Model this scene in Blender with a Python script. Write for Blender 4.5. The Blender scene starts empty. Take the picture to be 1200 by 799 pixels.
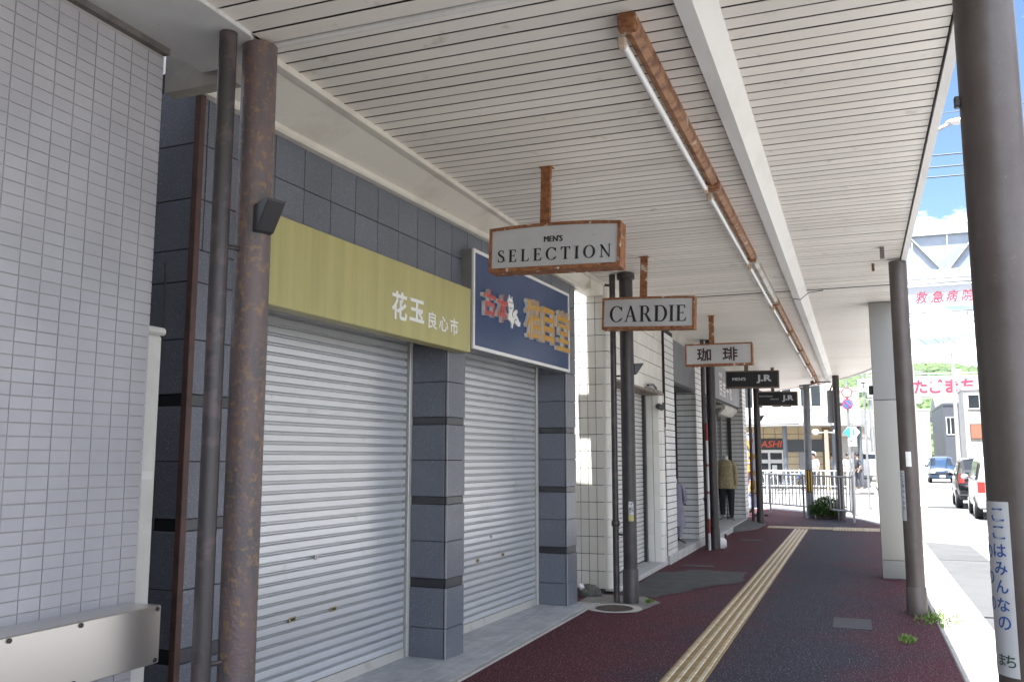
import bpy, bmesh, math, random
from mathutils import Vector, Matrix, Euler
R = math.radians
random.seed(7)
scene = bpy.context.scene
COL = scene.collection
# ------------------------------------------------------------------ camera
cam_data = bpy.data.cameras.new('camera')
cam_data.lens = 31.2; cam_data.sensor_width = 36.0
cam_data.clip_start = 0.05; cam_data.clip_end = 3000
cam = bpy.data.objects.new('camera', cam_data); COL.objects.link(cam)
cam.location = (0, 0, 1.55)
cam.rotation_euler = (R(90 + 7.477), 0, R(21.112))
scene.camera = cam
# ------------------------------------------------------------------ sky, sun, exposure
SUN_EL = 73.0; CLOUDX = 1.3
world = bpy.data.worlds.new('World'); scene.world = world
world.use_nodes = True
wn = world.node_tree.nodes; wl = world.node_tree.links
bg = wn['Background']
sky = wn.new('ShaderNodeTexSky'); sky.sky_type = 'NISHITA'; sky.sun_disc = False
sky.sun_elevation = R(SUN_EL); sky.sun_rotation = R(180); sky.air_density = 0.8; sky.dust_density = 0.3; sky.ozone_density = 3.0
geo = wn.new('ShaderNodeNewGeometry')
sep = wn.new('ShaderNodeSeparateXYZ'); wl.new(geo.outputs['Incoming'], sep.inputs[0])
# clouds: noise on a flat layer far overhead (direction divided by its height)
tc = wn.new('ShaderNodeTexCoord')
sp = wn.new('ShaderNodeSeparateXYZ'); wl.new(tc.outputs['Generated'], sp.inputs[0])
mx = wn.new('ShaderNodeMath'); mx.operation = 'MAXIMUM'; mx.inputs[1].default_value = 0.02; wl.new(sp.outputs['Z'], mx.inputs[0])
ad = wn.new('ShaderNodeMath'); ad.operation = 'ADD'; ad.inputs[1].default_value = 0.12; wl.new(mx.outputs[0], ad.inputs[0])
dx = wn.new('ShaderNodeMath'); dx.operation = 'DIVIDE'; wl.new(sp.outputs['X'], dx.inputs[0]); wl.new(ad.outputs[0], dx.inputs[1])
dy = wn.new('ShaderNodeMath'); dy.operation = 'DIVIDE'; wl.new(sp.outputs['Y'], dy.inputs[0]); wl.new(ad.outputs[0], dy.inputs[1])
cb = wn.new('ShaderNodeCombineXYZ'); wl.new(dx.outputs[0], cb.inputs[0]); wl.new(dy.outputs[0], cb.inputs[1])
cn = wn.new('ShaderNodeTexNoise'); cn.inputs['Scale'].default_value = 1.6; cn.inputs['Detail'].default_value = 7; cn.inputs['Roughness'].default_value = 0.55
cmap = wn.new('ShaderNodeMapping'); cmap.inputs['Location'].default_value = (CLOUDX, 0.0, 0.0); wl.new(cb.outputs[0], cmap.inputs['Vector']); wl.new(cmap.outputs[0], cn.inputs['Vector'])
cr = wn.new('ShaderNodeValToRGB'); cr.color_ramp.elements[0].position = 0.475; cr.color_ramp.elements[1].position = 0.61
wl.new(cn.outputs['Fac'], cr.inputs[0])
cm = wn.new('ShaderNodeMix'); cm.data_type = 'RGBA'
cm.inputs[7].default_value = (23.0, 24.0, 25.8, 1)
wl.new(cr.outputs['Color'], cm.inputs[0]); wl.new(sky.outputs[0], cm.inputs[6]); wl.new(cm.outputs[2], bg.inputs['Color'])
bg.inputs['Strength'].default_value = 0.05
sun_data = bpy.data.lights.new('sun', 'SUN'); sun_data.energy = 4.2; sun_data.angle = R(0.5); sun_data.color = (1.0, 0.975, 0.94)
sun = bpy.data.objects.new('sun', sun_data); COL.objects.link(sun)
sun.location = (0, -20, 40)
sdir = Vector((0.025, math.cos(R(SUN_EL)), -math.sin(R(SUN_EL)))).normalized()
sun.rotation_euler = sdir.to_track_quat('-Z', 'Y').to_euler()
vs = scene.view_settings
vs.view_transform = 'Standard'; vs.look = 'None'; vs.exposure = 2.65; vs.gamma = 1.0; vs.use_curve_mapping = False
scene.cycles.max_bounces = 10; scene.cycles.diffuse_bounces = 8; scene.cycles.glossy_bounces = 4
scene.cycles.use_denoising = True
scene.cycles.sample_clamp_indirect = 12.0
scene.cycles.caustics_reflective = False; scene.cycles.caustics_refractive = False

# ------------------------------------------------------------------ materials
MATS = {}
def M(name, c=(.5, .5, .5), rough=.6, metal=0., c2=None, sc=4., lo=.4, hi=.65, det=6., bump=0., bsc=80., rnd=0., stretch=None,
      c3=None, sc3=40., lo3=.6, hi3=.7, spec=.5, rough2=None, emit=None, alpha=None, trans=0., bdet=4):
    if name in MATS: return MATS[name]
    m = bpy.data.materials.new(name); m.use_nodes = True
    n = m.node_tree.nodes; l = m.node_tree.links; b = n['Principled BSDF']
    b.inputs['Roughness'].default_value = rough; b.inputs['Metallic'].default_value = metal
    b.inputs['Specular IOR Level'].default_value = spec
    b.inputs['Transmission Weight'].default_value = trans
    b.inputs['Base Color'].default_value = (*c, 1)
    if emit: b.inputs['Emission Color'].default_value = (*emit[:3], 1); b.inputs['Emission Strength'].default_value = emit[3]
    g = n.new('ShaderNodeNewGeometry'); vec = g.outputs['Position']
    if stretch:
        mp = n.new('ShaderNodeMapping'); mp.inputs['Scale'].default_value = stretch; l.new(vec, mp.inputs['Vector']); vec2 = mp.outputs[0]
    else: vec2 = vec
    out = None
    def mixin(a_out, a_col, colb, scale, lo, hi, v):
        t = n.new('ShaderNodeTexNoise'); t.inputs['Scale'].default_value = scale; t.inputs['Detail'].default_value = det; t.inputs['Roughness'].default_value = .6
        l.new(v, t.inputs['Vector'])
        r = n.new('ShaderNodeMapRange'); r.inputs[1].default_value = lo; r.inputs[2].default_value = hi; l.new(t.outputs['Fac'], r.inputs[0])
        x = n.new('ShaderNodeMix'); x.data_type = 'RGBA'
        if a_out: l.new(a_out, x.inputs[6])
        else: x.inputs[6].default_value = (*a_col, 1)
        x.inputs[7].default_value = (*colb, 1); l.new(r.outputs[0], x.inputs[0])
        return x.outputs[2], r.outputs[0]
    fac = None
    if c2: out, fac = mixin(None, c, c2, sc, lo, hi, vec2)
    if c3: out, _ = mixin(out, c, c3, sc3, lo3, hi3, vec)
    if rnd:
        oi = n.new('ShaderNodeObjectInfo')
        mr = n.new('ShaderNodeMapRange'); mr.inputs[3].default_value = 1 - rnd; mr.inputs[4].default_value = 1 + rnd; l.new(oi.outputs['Random'], mr.inputs[0])
        hs = n.new('ShaderNodeHueSaturation'); l.new(mr.outputs[0], hs.inputs['Value'])
        if out: l.new(out, hs.inputs['Color'])
        else: hs.inputs['Color'].default_value = (*c, 1)
        out = hs.outputs[0]
    if out: l.new(out, b.inputs['Base Color'])
    if rough2 is not None and fac is not None:
        rr = n.new('ShaderNodeMapRange'); rr.inputs[3].default_value = rough; rr.inputs[4].default_value = rough2; l.new(fac, rr.inputs[0]); l.new(rr.outputs[0], b.inputs['Roughness'])
    if bump:
        t = n.new('ShaderNodeTexNoise'); t.inputs['Scale'].default_value = bsc; t.inputs['Detail'].default_value = bdet; l.new(vec, t.inputs['Vector'])
        bp = n.new('ShaderNodeBump'); bp.inputs['Strength'].default_value = bump; bp.inputs['Distance'].default_value = .01
        l.new(t.outputs['Fac'], bp.inputs['Height']); l.new(bp.outputs[0], b.inputs['Normal'])
    MATS[name] = m
    return m

# ------------------------------------------------------------------ mesh helpers
ORG = {}
class MB:
    def __init__(s): s.v = []; s.f = []
    def quad(s, *p):
        k = len(s.v); s.v += [tuple(q) for q in p]; s.f.append(tuple(range(k, k + len(p))))
    def box(s, x0, x1, y0, y1, z0, z1):
        k = len(s.v)
        s.v += [(x0, y0, z0), (x1, y0, z0), (x1, y1, z0), (x0, y1, z0), (x0, y0, z1), (x1, y0, z1), (x1, y1, z1), (x0, y1, z1)]
        s.f += [tuple(k + i for i in q) for q in ((3, 2, 1, 0), (4, 5, 6, 7), (0, 1, 5, 4), (1, 2, 6, 5), (2, 3, 7, 6), (3, 0, 4, 7))]
        return s
    def prism(s, pts, a, b, axis='y'):
        # polygon pts in the plane normal to axis, extruded a..b ; axis y: pts=(x,z); x: (y,z); z: (x,y)
        k = len(s.v); n = len(pts)
        for t in (a, b):
            for p, q in pts:
                s.v.append((p, t, q) if axis == 'y' else (t, p, q) if axis == 'x' else (p, q, t))
        s.f.append(tuple(range(k, k + n))); s.f.append(tuple(range(k + 2 * n - 1, k + n - 1, -1)))
        for i in range(n):
            j = (i + 1) % n; s.f.append((k + i, k + n + i, k + n + j, k + j))
        return s
    def tube(s, path, r, seg=10, cap=True):
        path = [Vector(p) for p in path]; rings = []
        rs = r if isinstance(r, (list, tuple)) else [r] * len(path)
        for i, p in enumerate(path):
            d = (path[min(i + 1, len(path) - 1)] - path[max(i - 1, 0)]).normalized()
            a = Vector((0, 0, 1)) if abs(d.z) < .9 else Vector((1, 0, 0))
            u = d.cross(a).normalized(); w = d.cross(u)
            k = len(s.v); rings.append(k)
            for j in range(seg):
                t = 2 * math.pi * j / seg; s.v.append(tuple(p + (u * math.cos(t) + w * math.sin(t)) * rs[i]))
        for a, b in zip(rings, rings[1:]):
            for j in range(seg):
                s.f.append((a + j, a + (j + 1) % seg, b + (j + 1) % seg, b + j))
        if cap:
            s.f.append(tuple(rings[0] + j for j in range(seg - 1, -1, -1))); s.f.append(tuple(rings[-1] + j for j in range(seg)))
        return s
    def lathe(s, prof, c=(0, 0, 0), seg=24):
        return s.tube([(c[0], c[1], c[2] + z) for _, z in prof], [q for q, _ in prof], seg)
    def ell(s, c, rx, ry, rz, seg=12, rg=8):
        k = len(s.v)
        for i in range(rg + 1):
            a = math.pi * i / rg
            for j in range(seg):
                t = 2 * math.pi * j / seg
                s.v.append((c[0] + rx * math.sin(a) * math.cos(t), c[1] + ry * math.sin(a) * math.sin(t), c[2] + rz * math.cos(a)))
        for i in range(rg):
            for j in range(seg):
                s.f.append((k + i * seg + j, k + (i + 1) * seg + j, k + (i + 1) * seg + (j + 1) % seg, k + i * seg + (j + 1) % seg))
        return s
    def mesh(s, name, org=(0, 0, 0), smooth=0, bev=0):
        me = bpy.data.meshes.new(name)
        o = Vector(org); me.from_pydata([tuple(Vector(v) - o) for v in s.v], [], s.f)
        bm = bmesh.new(); bm.from_mesh(me)
        if bev or smooth:
            bmesh.ops.remove_doubles(bm, verts=bm.verts, dist=1e-5)
        bmesh.ops.recalc_face_normals(bm, faces=bm.faces)
        if bev: bmesh.ops.bevel(bm, geom=bm.edges[:], offset=bev, segments=1, affect='EDGES', clamp_overlap=True)
        bm.to_mesh(me); bm.free()
        if smooth:
            for p in me.polygons: p.use_smooth = True
            me.set_sharp_from_angle(angle=R(smooth))
        me.validate()
        return me
    def build(s, name, mat, parent=None, smooth=0, bev=0, kind=None, label=None, cat=None, group=None, org=None):
        if parent is not None: og = ORG.get(parent.name, (0, 0, 0))
        else: og = org or (0, 0, 0)
        me = s.mesh(name, og, smooth, bev); me.materials.append(mat)
        o = bpy.data.objects.new(name, me); COL.objects.link(o)
        if parent is not None: o.parent = parent
        elif org: o.location = org
        ORG[o.name] = og
        tag(o, label, cat, group, kind)
        return o
def tag(o, label=None, cat=None, group=None, kind=None):
    for k, v in (('label', label), ('category', cat), ('group', group), ('kind', kind)):
        if v: o[k] = v
    return o
def thing(name, label, cat, loc=(0, 0, 0), rotz=None, group=None):
    o = bpy.data.objects.new(name, None); COL.objects.link(o); o.location = loc; o.empty_display_size = .1
    if rotz is not None: o.rotation_euler.z = rotz; ORG[o.name] = (0, 0, 0)
    else: ORG[o.name] = tuple(loc)
    return tag(o, label, cat, group)
BOXES = {}
def boxmesh(name, dx, dy, dz, mat, bev=0.):
    k = (name, round(dx, 4), round(dy, 4), round(dz, 4), mat.name, bev)
    if k not in BOXES:
        BOXES[k] = MB().box(-dx / 2, dx / 2, -dy / 2, dy / 2, -dz / 2, dz / 2).mesh(name, bev=bev); BOXES[k].materials.append(mat)
    return BOXES[k]
def piece(name, me, parent, loc, rot=None, kind=None):
    o = bpy.data.objects.new(name, me); COL.objects.link(o); o.parent = parent
    o.location = Vector(loc) - Vector(ORG.get(parent.name, (0, 0, 0)))
    if rot: o.rotation_euler = rot
    ORG[o.name] = tuple(loc)
    return o
FACE = {'-y': (R(90), 0, 0), '+x': (R(90), 0, R(90)), '+y': (R(90), 0, R(180))}
def text_mesh(body, w, h, ext=.002, bold=0., mat=None, shear=0.):
    c = bpy.data.curves.new('lettering', 'FONT'); c.body = body; c.extrude = .5; c.offset = bold; c.resolution_u = 3; c.shear = shear
    o = bpy.data.objects.new('tmp', c); COL.objects.link(o)
    me = bpy.data.meshes.new_from_object(o.evaluated_get(bpy.context.evaluated_depsgraph_get()))
    bpy.data.objects.remove(o)
    fit(me, w, h, ext)
    me.name = 'lettering'; me.materials.clear(); me.materials.append(mat)
    return me
def fit(me, w, h, ext):
    xs = [v.co.x for v in me.vertices]; ys = [v.co.y for v in me.vertices]
    x0, x1, y0, y1 = min(xs), max(xs), min(ys), max(ys)
    for v in me.vertices:
        v.co.x = ((v.co.x - x0) / (x1 - x0) - .5) * w; v.co.y = ((v.co.y - y0) / (y1 - y0) - .5) * h; v.co.z = ext if v.co.z > 0 else 0
def lettering(body, w, h, mat, parent, loc, face, ext=.002, bold=0., name='lettering', roll=0., shear=0.):
    o = piece(name, text_mesh(body, w, h, ext, bold, mat, shear), parent, loc)
    o.rotation_euler = (Euler(FACE[face]).to_matrix() @ Matrix.Rotation(roll, 3, 'Z')).to_euler()
    return o
# serif capitals, each a set of outline pieces in a unit-high box
def serif(word, w, h, mat, parent, loc, face, gap=.28, ext=.003, roll=0.):
    TH, TN, SE, SH = .17, .05, .085, .04
    mb = MB(); z = [0.0]
    def poly(pts):
        z[0] += .0003; mb.prism([(a + X[0], b) for a, b in pts], 0, .5 + z[0], 'z')
    def rect(a, b, c, d): poly([(a, c), (b, c), (b, d), (a, d)])
    def foot(xa, xb, y): rect(xa - SE, xb + SE, y, y + SH)
    def ring(cx, rx, a0, a1, wo=TH, thin=TN, n=26, ry=.5):
        o, i = [], []
        for k in range(n + 1):
            t = a0 + (a1 - a0) * k / n
            o.append((cx + rx * math.cos(t), .5 + (ry + .015) * math.sin(t)))
            i.append((cx + (rx - wo) * math.cos(t), .5 + (ry + .015 - thin) * math.sin(t)))
        for k in range(n):
            z[0] += .00002; poly([o[k], o[k + 1], i[k + 1], i[k]])
    X = [0.0]
    for ch in word:
        if ch == 'I': rect(SE, SE + TH, 0, 1); foot(SE, SE + TH, 0); foot(SE, SE + TH, 1 - SH); adv = TH + 2 * SE
        elif ch in 'EL':
            s = SE; rect(s, s + TH, 0, 1); foot(s, s + TH, 0); foot(s, s + TH, 1 - SH)
            rect(s, .6, 0, TN); poly([(.6, 0), (.66, .26), (.63, .26), (.52, TN), (.52, 0)])
            if ch == 'E':
                rect(s, .56, 1 - TN, 1); poly([(.57, 1), (.60, .77), (.57, .77), (.48, 1 - TN), (.48, 1)])
                rect(s, .46, .49, .49 + TN); rect(.44, .475, .40, .63)
            adv = .66
        elif ch == 'T':
            rect(.28, .28 + TH, 0, 1); foot(.28, .28 + TH, 0); rect(.02, .71, 1 - TN, 1)
            poly([(0, 1), (.0, .76), (.03, .76), (.12, 1 - TN), (.12, 1)]); poly([(.73, 1), (.73, .76), (.70, .76), (.61, 1 - TN), (.61, 1)]); adv = .73
        elif ch == 'N':
            rect(.13, .13 + TN, 0, 1); foot(.13, .13 + TN, 0); poly([(0, 1), (.2, 1), (.80, .0), (.70, -.02)]); rect(.71, .71 + TN, 0, 1); foot(.71, .71 + TN, 1 - SH); adv = .86
        elif ch == 'A':
            poly([(.40, 1.02), (.44, .93), (.14, 0), (.08, 0)]); poly([(.36, 1.02), (.46, 1.02), (.80, 0), (.60, 0)]); rect(.22, .58, .32, .32 + TN)
            foot(.08, .14, 0); foot(.60, .79, 0); adv = .88
        elif ch in 'DR':
            s = SE; rect(s, s + TH, 0, 1); foot(s, s + TH, 0); foot(s, s + TH, 1 - SH)
            if ch == 'D':
                rect(s, .42, 0, TN); rect(s, .42, 1 - TN, 1); ring(.38, .46, -math.pi / 2, math.pi / 2); adv = .84
            else:
                rect(s, .40, 1 - TN, 1); rect(s, .40, .47, .47 + TN)
                n = 16; rx, ry, c0 = .27, .27, .735
                for k in range(n):
                    t0, t1 = -math.pi / 2 + math.pi * k / n, -math.pi / 2 + math.pi * (k + 1) / n
                    z[0] += .00002
                    poly([(.37 + rx * math.cos(t0), c0 + ry * math.sin(t0)), (.37 + rx * math.cos(t1), c0 + ry * math.sin(t1)), (.37 + (rx - .15) * math.cos(t1), c0 + (ry - TN) * math.sin(t1)), (.37 + (rx - .15) * math.cos(t0), c0 + (ry - TN) * math.sin(t0))])
                poly([(.33, .5), (.48, .5), (.80, 0), (.60, 0)]); rect(.58, .84, 0, SH); adv = .84
        elif ch == 'O': ring(.45, .45, 0, 2 * math.pi, n=44); adv = .90
        elif ch == 'C':
            ring(.45, .45, R(42), R(318), n=36); poly([(.77, .98), (.80, .98), (.80, .68), (.76, .68), (.70, .83)]); poly([(.76, .12), (.83, .26), (.80, .29), (.70, .16)]); adv = .84
        elif ch == 'S':
            pts = [(.46, .78), (.40, .92), (.27, .98), (.12, .92), (.07, .77), (.13, .63), (.27, .53), (.42, .42), (.49, .27), (.43, .09), (.27, .02), (.12, .06), (.04, .22)]
            wd = [.025, .05, .055, .1, .15, .17, .175, .17, .15, .1, .055, .05, .025]
            c = []
            for k, p in enumerate(pts):
                a, b = Vector(pts[max(k - 1, 0)]), Vector(pts[min(k + 1, len(pts) - 1)]); d = (b - a).normalized(); nn = Vector((-d.y, d.x))
                c.append((Vector(p) + nn * wd[k] / 2, Vector(p) - nn * wd[k] / 2))
            for k in range(len(c) - 1): z[0] += .00002; poly([tuple(c[k][0]), tuple(c[k + 1][0]), tuple(c[k + 1][1]), tuple(c[k][1])])
            rect(.45, .48, .70, .98); rect(.03, .06, .02, .30); adv = .54
        X[0] += adv + gap
    me = mb.mesh('lettering')
    xs = [v.co.x for v in me.vertices]; x0, x1 = min(xs), max(xs)
    zm = max(v.co.z for v in me.vertices)
    for v in me.vertices:
        v.co.x = ((v.co.x - x0) / (x1 - x0) - .5) * w; v.co.y = (v.co.y - .5) * h; v.co.z = v.co.z / zm * ext
    me.materials.append(mat)
    o = piece('lettering', me, parent, loc)
    o.rotation_euler = (Euler(FACE[face]).to_matrix() @ Matrix.Rotation(roll, 3, 'Z')).to_euler()
    return o

# material set
cream = M('cream_paint', (.86, .82, .76), .45, c2=(.79, .745, .68), sc=1.3, lo=.42, hi=.72, rnd=.05, c3=(.52, .46, .39), sc3=7, lo3=.63, hi3=.80, stretch=(.25, 1, 1))
cream_trim = M('cream_trim', (.70, .67, .60), .5, c2=(.5, .46, .40), sc=2.2, lo=.5, hi=.8)
void = M('canopy_void', (.075, .066, .058), .9)
white_paint = M('white_paint', (.74, .73, .71), .45, c2=(.58, .56, .53), sc=2.5, lo=.5, hi=.8, stretch=(1, .3, 1))
board_mat = M('pale_board', (.60, .61, .60), .55, c2=(.5, .5, .49), sc=1.5, c3=(.3, .28, .26), sc3=14, lo3=.74, hi3=.8)
rust_paint = M('rusted_orange_frame', (.30, .125, .05), .75, c2=(.16, .055, .022), sc=26, lo=.42, hi=.62, c3=(.52, .45, .36), sc3=13, lo3=.60, hi3=.64, bump=.4, bsc=120)
rust_chan = M('rusted_channel', (.34, .17, .08), .6, c2=(.16, .06, .025), sc=9, lo=.45, hi=.6, c3=(.55, .48, .41), sc3=5, lo3=.60, hi3=.68, bump=.2)
post_mat = M('brown_post_paint', (.088, .072, .065), .45, c2=(.066, .050, .044), sc=5, lo=.4, hi=.7, c3=(.13, .10, .08), sc3=24, lo3=.66, hi3=.74, bump=.12, bsc=35)
post_rust = M('rusty_post_paint', (.125, .09, .088), .5, c2=(.085, .075, .078), sc=11, lo=.47, hi=.60, c3=(.21, .13, .075), sc3=30, lo3=.53, hi3=.64, bump=.35, bsc=60, stretch=(1, 1, .35))
post_dark = M('dark_post_paint', (.034, .03, .031), .45, c2=(.055, .043, .04), sc=8, lo=.45, hi=.7, bump=.15, bsc=40)
pipe_mat = M('dark_pipe_paint', (.040, .034, .035), .42, c2=(.075, .055, .056), sc=10, lo=.52, hi=.6, bump=.12)
granite = M('grey_granite_tile', (.130, .142, .172), .28, c2=(.105, .113, .138), sc=1.6, lo=.35, hi=.7, c3=(.27, .285, .32), sc3=130, lo3=.56, hi3=.68, rnd=.07, bump=.08, bsc=260)
band_mat = M('black_polished_band', (.018, .019, .022), .2, rnd=.1)
band_front = M('grey_polished_band', (.06, .062, .07), .3)
grout_d = M('dark_grout', (.035, .035, .037), .9)
grout_l = M('tile_grout', (.36, .345, .34), .95, c2=(.28, .27, .265), sc=3)
tile_near = M('pale_mauve_tile', (.40, .395, .42), .35, c2=(.355, .35, .375), sc=2, rnd=.035, c3=(.28, .26, .25), sc3=13, lo3=.72, hi3=.76)
tile_white = M('white_glazed_tile', (.78, .76, .71), .22, c2=(.68, .65, .58), sc=1.3, rnd=.05, c3=(.38, .34, .29), sc3=4, lo3=.64, hi3=.85, stretch=(1, 1, .3))
brick_white = M('white_glazed_brick', (.80, .80, .79), .3, rnd=.05, c2=(.70, .70, .69), sc=3)
shut_mat = M('silver_shutter_slat', (.69, .71, .74), .28, metal=.45, c2=(.67, .69, .72), sc=1.4, rnd=.04, stretch=(1, 1, .25), bump=.06, bsc=6, c3=(.50, .49, .47), sc3=5, lo3=.62, hi3=.85)
rail_mat = M('aluminium_rail', (.56, .55, .52), .4, metal=.3, c2=(.42, .39, .34), sc=6, lo=.55, hi=.75)
steel = M('brushed_stainless', (.29, .278, .26), .34, metal=1., bump=.12, bsc=2.5, bdet=0)
dark_metal = M('dark_metal', (.03, .03, .033), .4)
black_paint = M('black_sign_face', (.012, .013, .017), .28, c2=(.02, .02, .024), sc=6)
sign_white = M('weathered_white_panel', (.50, .50, .505), .4, c2=(.42, .42, .425), sc=3, lo=.4, hi=.7, c3=(.36, .34, .31), sc3=20, lo3=.68, hi3=.8)
ink = M('black_lettering', (.012, .012, .016), .4)
ink_white = M('white_lettering', (.74, .74, .72), .45)
ink_blue = M('blue_lettering', (.02, .10, .35), .4)
ink_green = M('green_lettering', (.02, .075, .05), .4)
ink_red = M('red_lettering', (.58, .03, .06), .4)
brown_ink = M('dark_brown_lettering', (.035, .016, .018), .4)
silver_ink = M('silver_lettering', (.5, .51, .53), .35)
gold = M('gold_letter', (.50, .26, .035), .35)
salmon = M('coral_red_letter', (.42, .075, .065), .4)
olive = M('olive_sign_face', (.43, .39, .165), .45, c2=(.36, .325, .14), sc=5, lo=.35, hi=.7, stretch=(3, 3, .18), c3=(.47, .43, .24), sc3=28, lo3=.72, hi3=.76)
navy = M('navy_sign_face', (.032, .058, .135), .3, c2=(.04, .07, .155), sc=2)
plaster = M('plaster_wall', (.5, .48, .45), .8, c2=(.42, .40, .37), sc=2)
asphalt_mat = M('road_asphalt', (.155, .155, .155), .85, c2=(.12, .12, .122), sc=.7, c3=(.2, .2, .195), sc3=160, lo3=.55, hi3=.7, bump=.3, bsc=200)
concrete = M('pale_concrete', (.37, .36, .34), .85, c2=(.28, .273, .26), sc=1.8, c3=(.16, .155, .145), sc3=60, lo3=.62, hi3=.75, bump=.2, bsc=120)
road_white = M('road_white_paint', (.62, .62, .60), .7, c2=(.42, .42, .41), sc=14, lo=.5, hi=.7)
leaf = M('leaf_green', (.07, .14, .035), .5, rnd=.2, c2=(.12, .20, .06), sc=12)
grass_mat = M('weed_green', (.13, .20, .035), .6, c2=(.07, .13, .02), sc=20)
glass_dark = M('dark_window_glass', (.02, .025, .03), .05, spec=.8)
rubber = M('black_rubber', (.02, .02, .02), .8)

# ------------------------------------------------------------------ ground, road, pavement
M_side = bpy.data.materials.new('red_asphalt'); M_side.use_nodes = True
n = M_side.node_tree.nodes; l = M_side.node_tree.links; b = n['Principled BSDF']; b.inputs['Roughness'].default_value = .85; b.inputs['Specular IOR Level'].default_value = .12
g = n.new('ShaderNodeNewGeometry'); sx = n.new('ShaderNodeSeparateXYZ'); l.new(g.outputs['Position'], sx.inputs[0])
n1 = n.new('ShaderNodeTexNoise'); n1.inputs['Scale'].default_value = 1.1; n1.inputs['Detail'].default_value = 6; l.new(g.outputs['Position'], n1.inputs['Vector'])
# worn walking lane along the middle of the footway, red coat left at the edges
a1 = n.new('ShaderNodeMath'); a1.operation = 'ADD'; a1.inputs[1].default_value = .62; l.new(sx.outputs['X'], a1.inputs[0])
a2 = n.new('ShaderNodeMath'); a2.operation = 'ABSOLUTE'; l.new(a1.outputs[0], a2.inputs[0])
a3 = n.new('ShaderNodeMath'); a3.operation = 'MULTIPLY_ADD'; a3.inputs[1].default_value = .62; l.new(a2.outputs[0], a3.inputs[0]); l.new(n1.outputs['Fac'], a3.inputs[2])
r1 = n.new('ShaderNodeMapRange'); r1.inputs[1].default_value = .60; r1.inputs[2].default_value = 1.30; l.new(a3.outputs[0], r1.inputs[0])
m1 = n.new('ShaderNodeMix'); m1.data_type = 'RGBA'; m1.inputs[6].default_value = (.030, .030, .042, 1); m1.inputs[7].default_value = (.070, .022, .029, 1); l.new(r1.outputs[0], m1.inputs[0])
n2 = n.new('ShaderNodeTexNoise'); n2.inputs['Scale'].default_value = 95; n2.inputs['Detail'].default_value = 1.5; l.new(g.outputs['Position'], n2.inputs['Vector'])
r2 = n.new('ShaderNodeMapRange'); r2.inputs[1].default_value = .64; r2.inputs[2].default_value = .72; l.new(n2.outputs['Fac'], r2.inputs[0])
m2 = n.new('ShaderNodeMix'); m2.data_type = 'RGBA'; m2.inputs[7].default_value = (.42, .39, .40, 1); l.new(r2.outputs[0], m2.inputs[0]); l.new(m1.outputs[2], m2.inputs[6])
n3 = n.new('ShaderNodeTexNoise'); n3.inputs['Scale'].default_value = 55; n3.inputs['Detail'].default_value = 3; l.new(g.outputs['Position'], n3.inputs['Vector'])
r3 = n.new('ShaderNodeMapRange'); r3.inputs[1].default_value = .35; r3.inputs[2].default_value = .65; r3.inputs[3].default_value = .55; r3.inputs[4].default_value = 1.35; l.new(n3.outputs['Fac'], r3.inputs[0])
h3 = n.new('ShaderNodeHueSaturation'); l.new(r3.outputs[0], h3.inputs['Value']); l.new(m2.outputs[2], h3.inputs['Color']); l.new(h3.outputs[0], b.inputs['Base Color'])
bp = n.new('ShaderNodeBump'); bp.inputs['Strength'].default_value = .6; bp.inputs['Distance'].default_value = .006; l.new(n2.outputs['Fac'], bp.inputs['Height']); l.new(bp.outputs[0], b.inputs['Normal'])

def sheet(name, pts, z, mat, kind='structure'):
    m = MB(); m.quad(*[(x, y, z) for x, y in pts]); return m.build(name, mat, kind=kind)
ground_mat = M('ground_earth', (.2, .19, .17), .9, c2=(.15, .145, .13), sc=.2)
m = MB(); m.quad((-1500, -1500, -.16), (1500, -1500, -.16), (1500, 1500, -.16), (-1500, 1500, -.16)); m.build('ground', ground_mat, kind='structure')
sheet('road', [(.9, -40), (6.6, -40), (6.6, 58), (9.5, 120), (9.5, 400), (2.5, 400), (2.5, 120), (.9, 58)], -.05, asphalt_mat)
far_conc = M('far_concrete', (.2, .197, .19), .85, c2=(.15, .148, .142), sc=1.2)
sheet('cross_road', [(-60, 20), (.9, 19), (.9, 42), (-60, 43)], -.047, far_conc)
m = MB(); m.prism([(-3.6, -12), (.62, -12), (.62, 20.5), (.5, 22.3), (.05, 24.2), (-.9, 26.4), (-2.4, 28.4), (-9, 29.5), (-9, 23.2), (-3.6, 23.2)], -.15, 0, 'z')
m.build('pavement', M_side, kind='structure')
m = MB(); m.prism([(-9, 41.5), (-3.5, 41.7), (-.2, 42.2), (.62, 44), (.62, 60), (2.0, 140), (-9, 140)], -.15, 0.005, 'z'); m.build('far_pavement', far_conc, kind='structure')
m = MB(); m.prism([(6.6, -40), (9, -40), (9, 58), (14, 140), (10.0, 140), (6.6, 58)], -.15, .02, 'z'); m.build('opposite_pavement', concrete, kind='structure')
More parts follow.
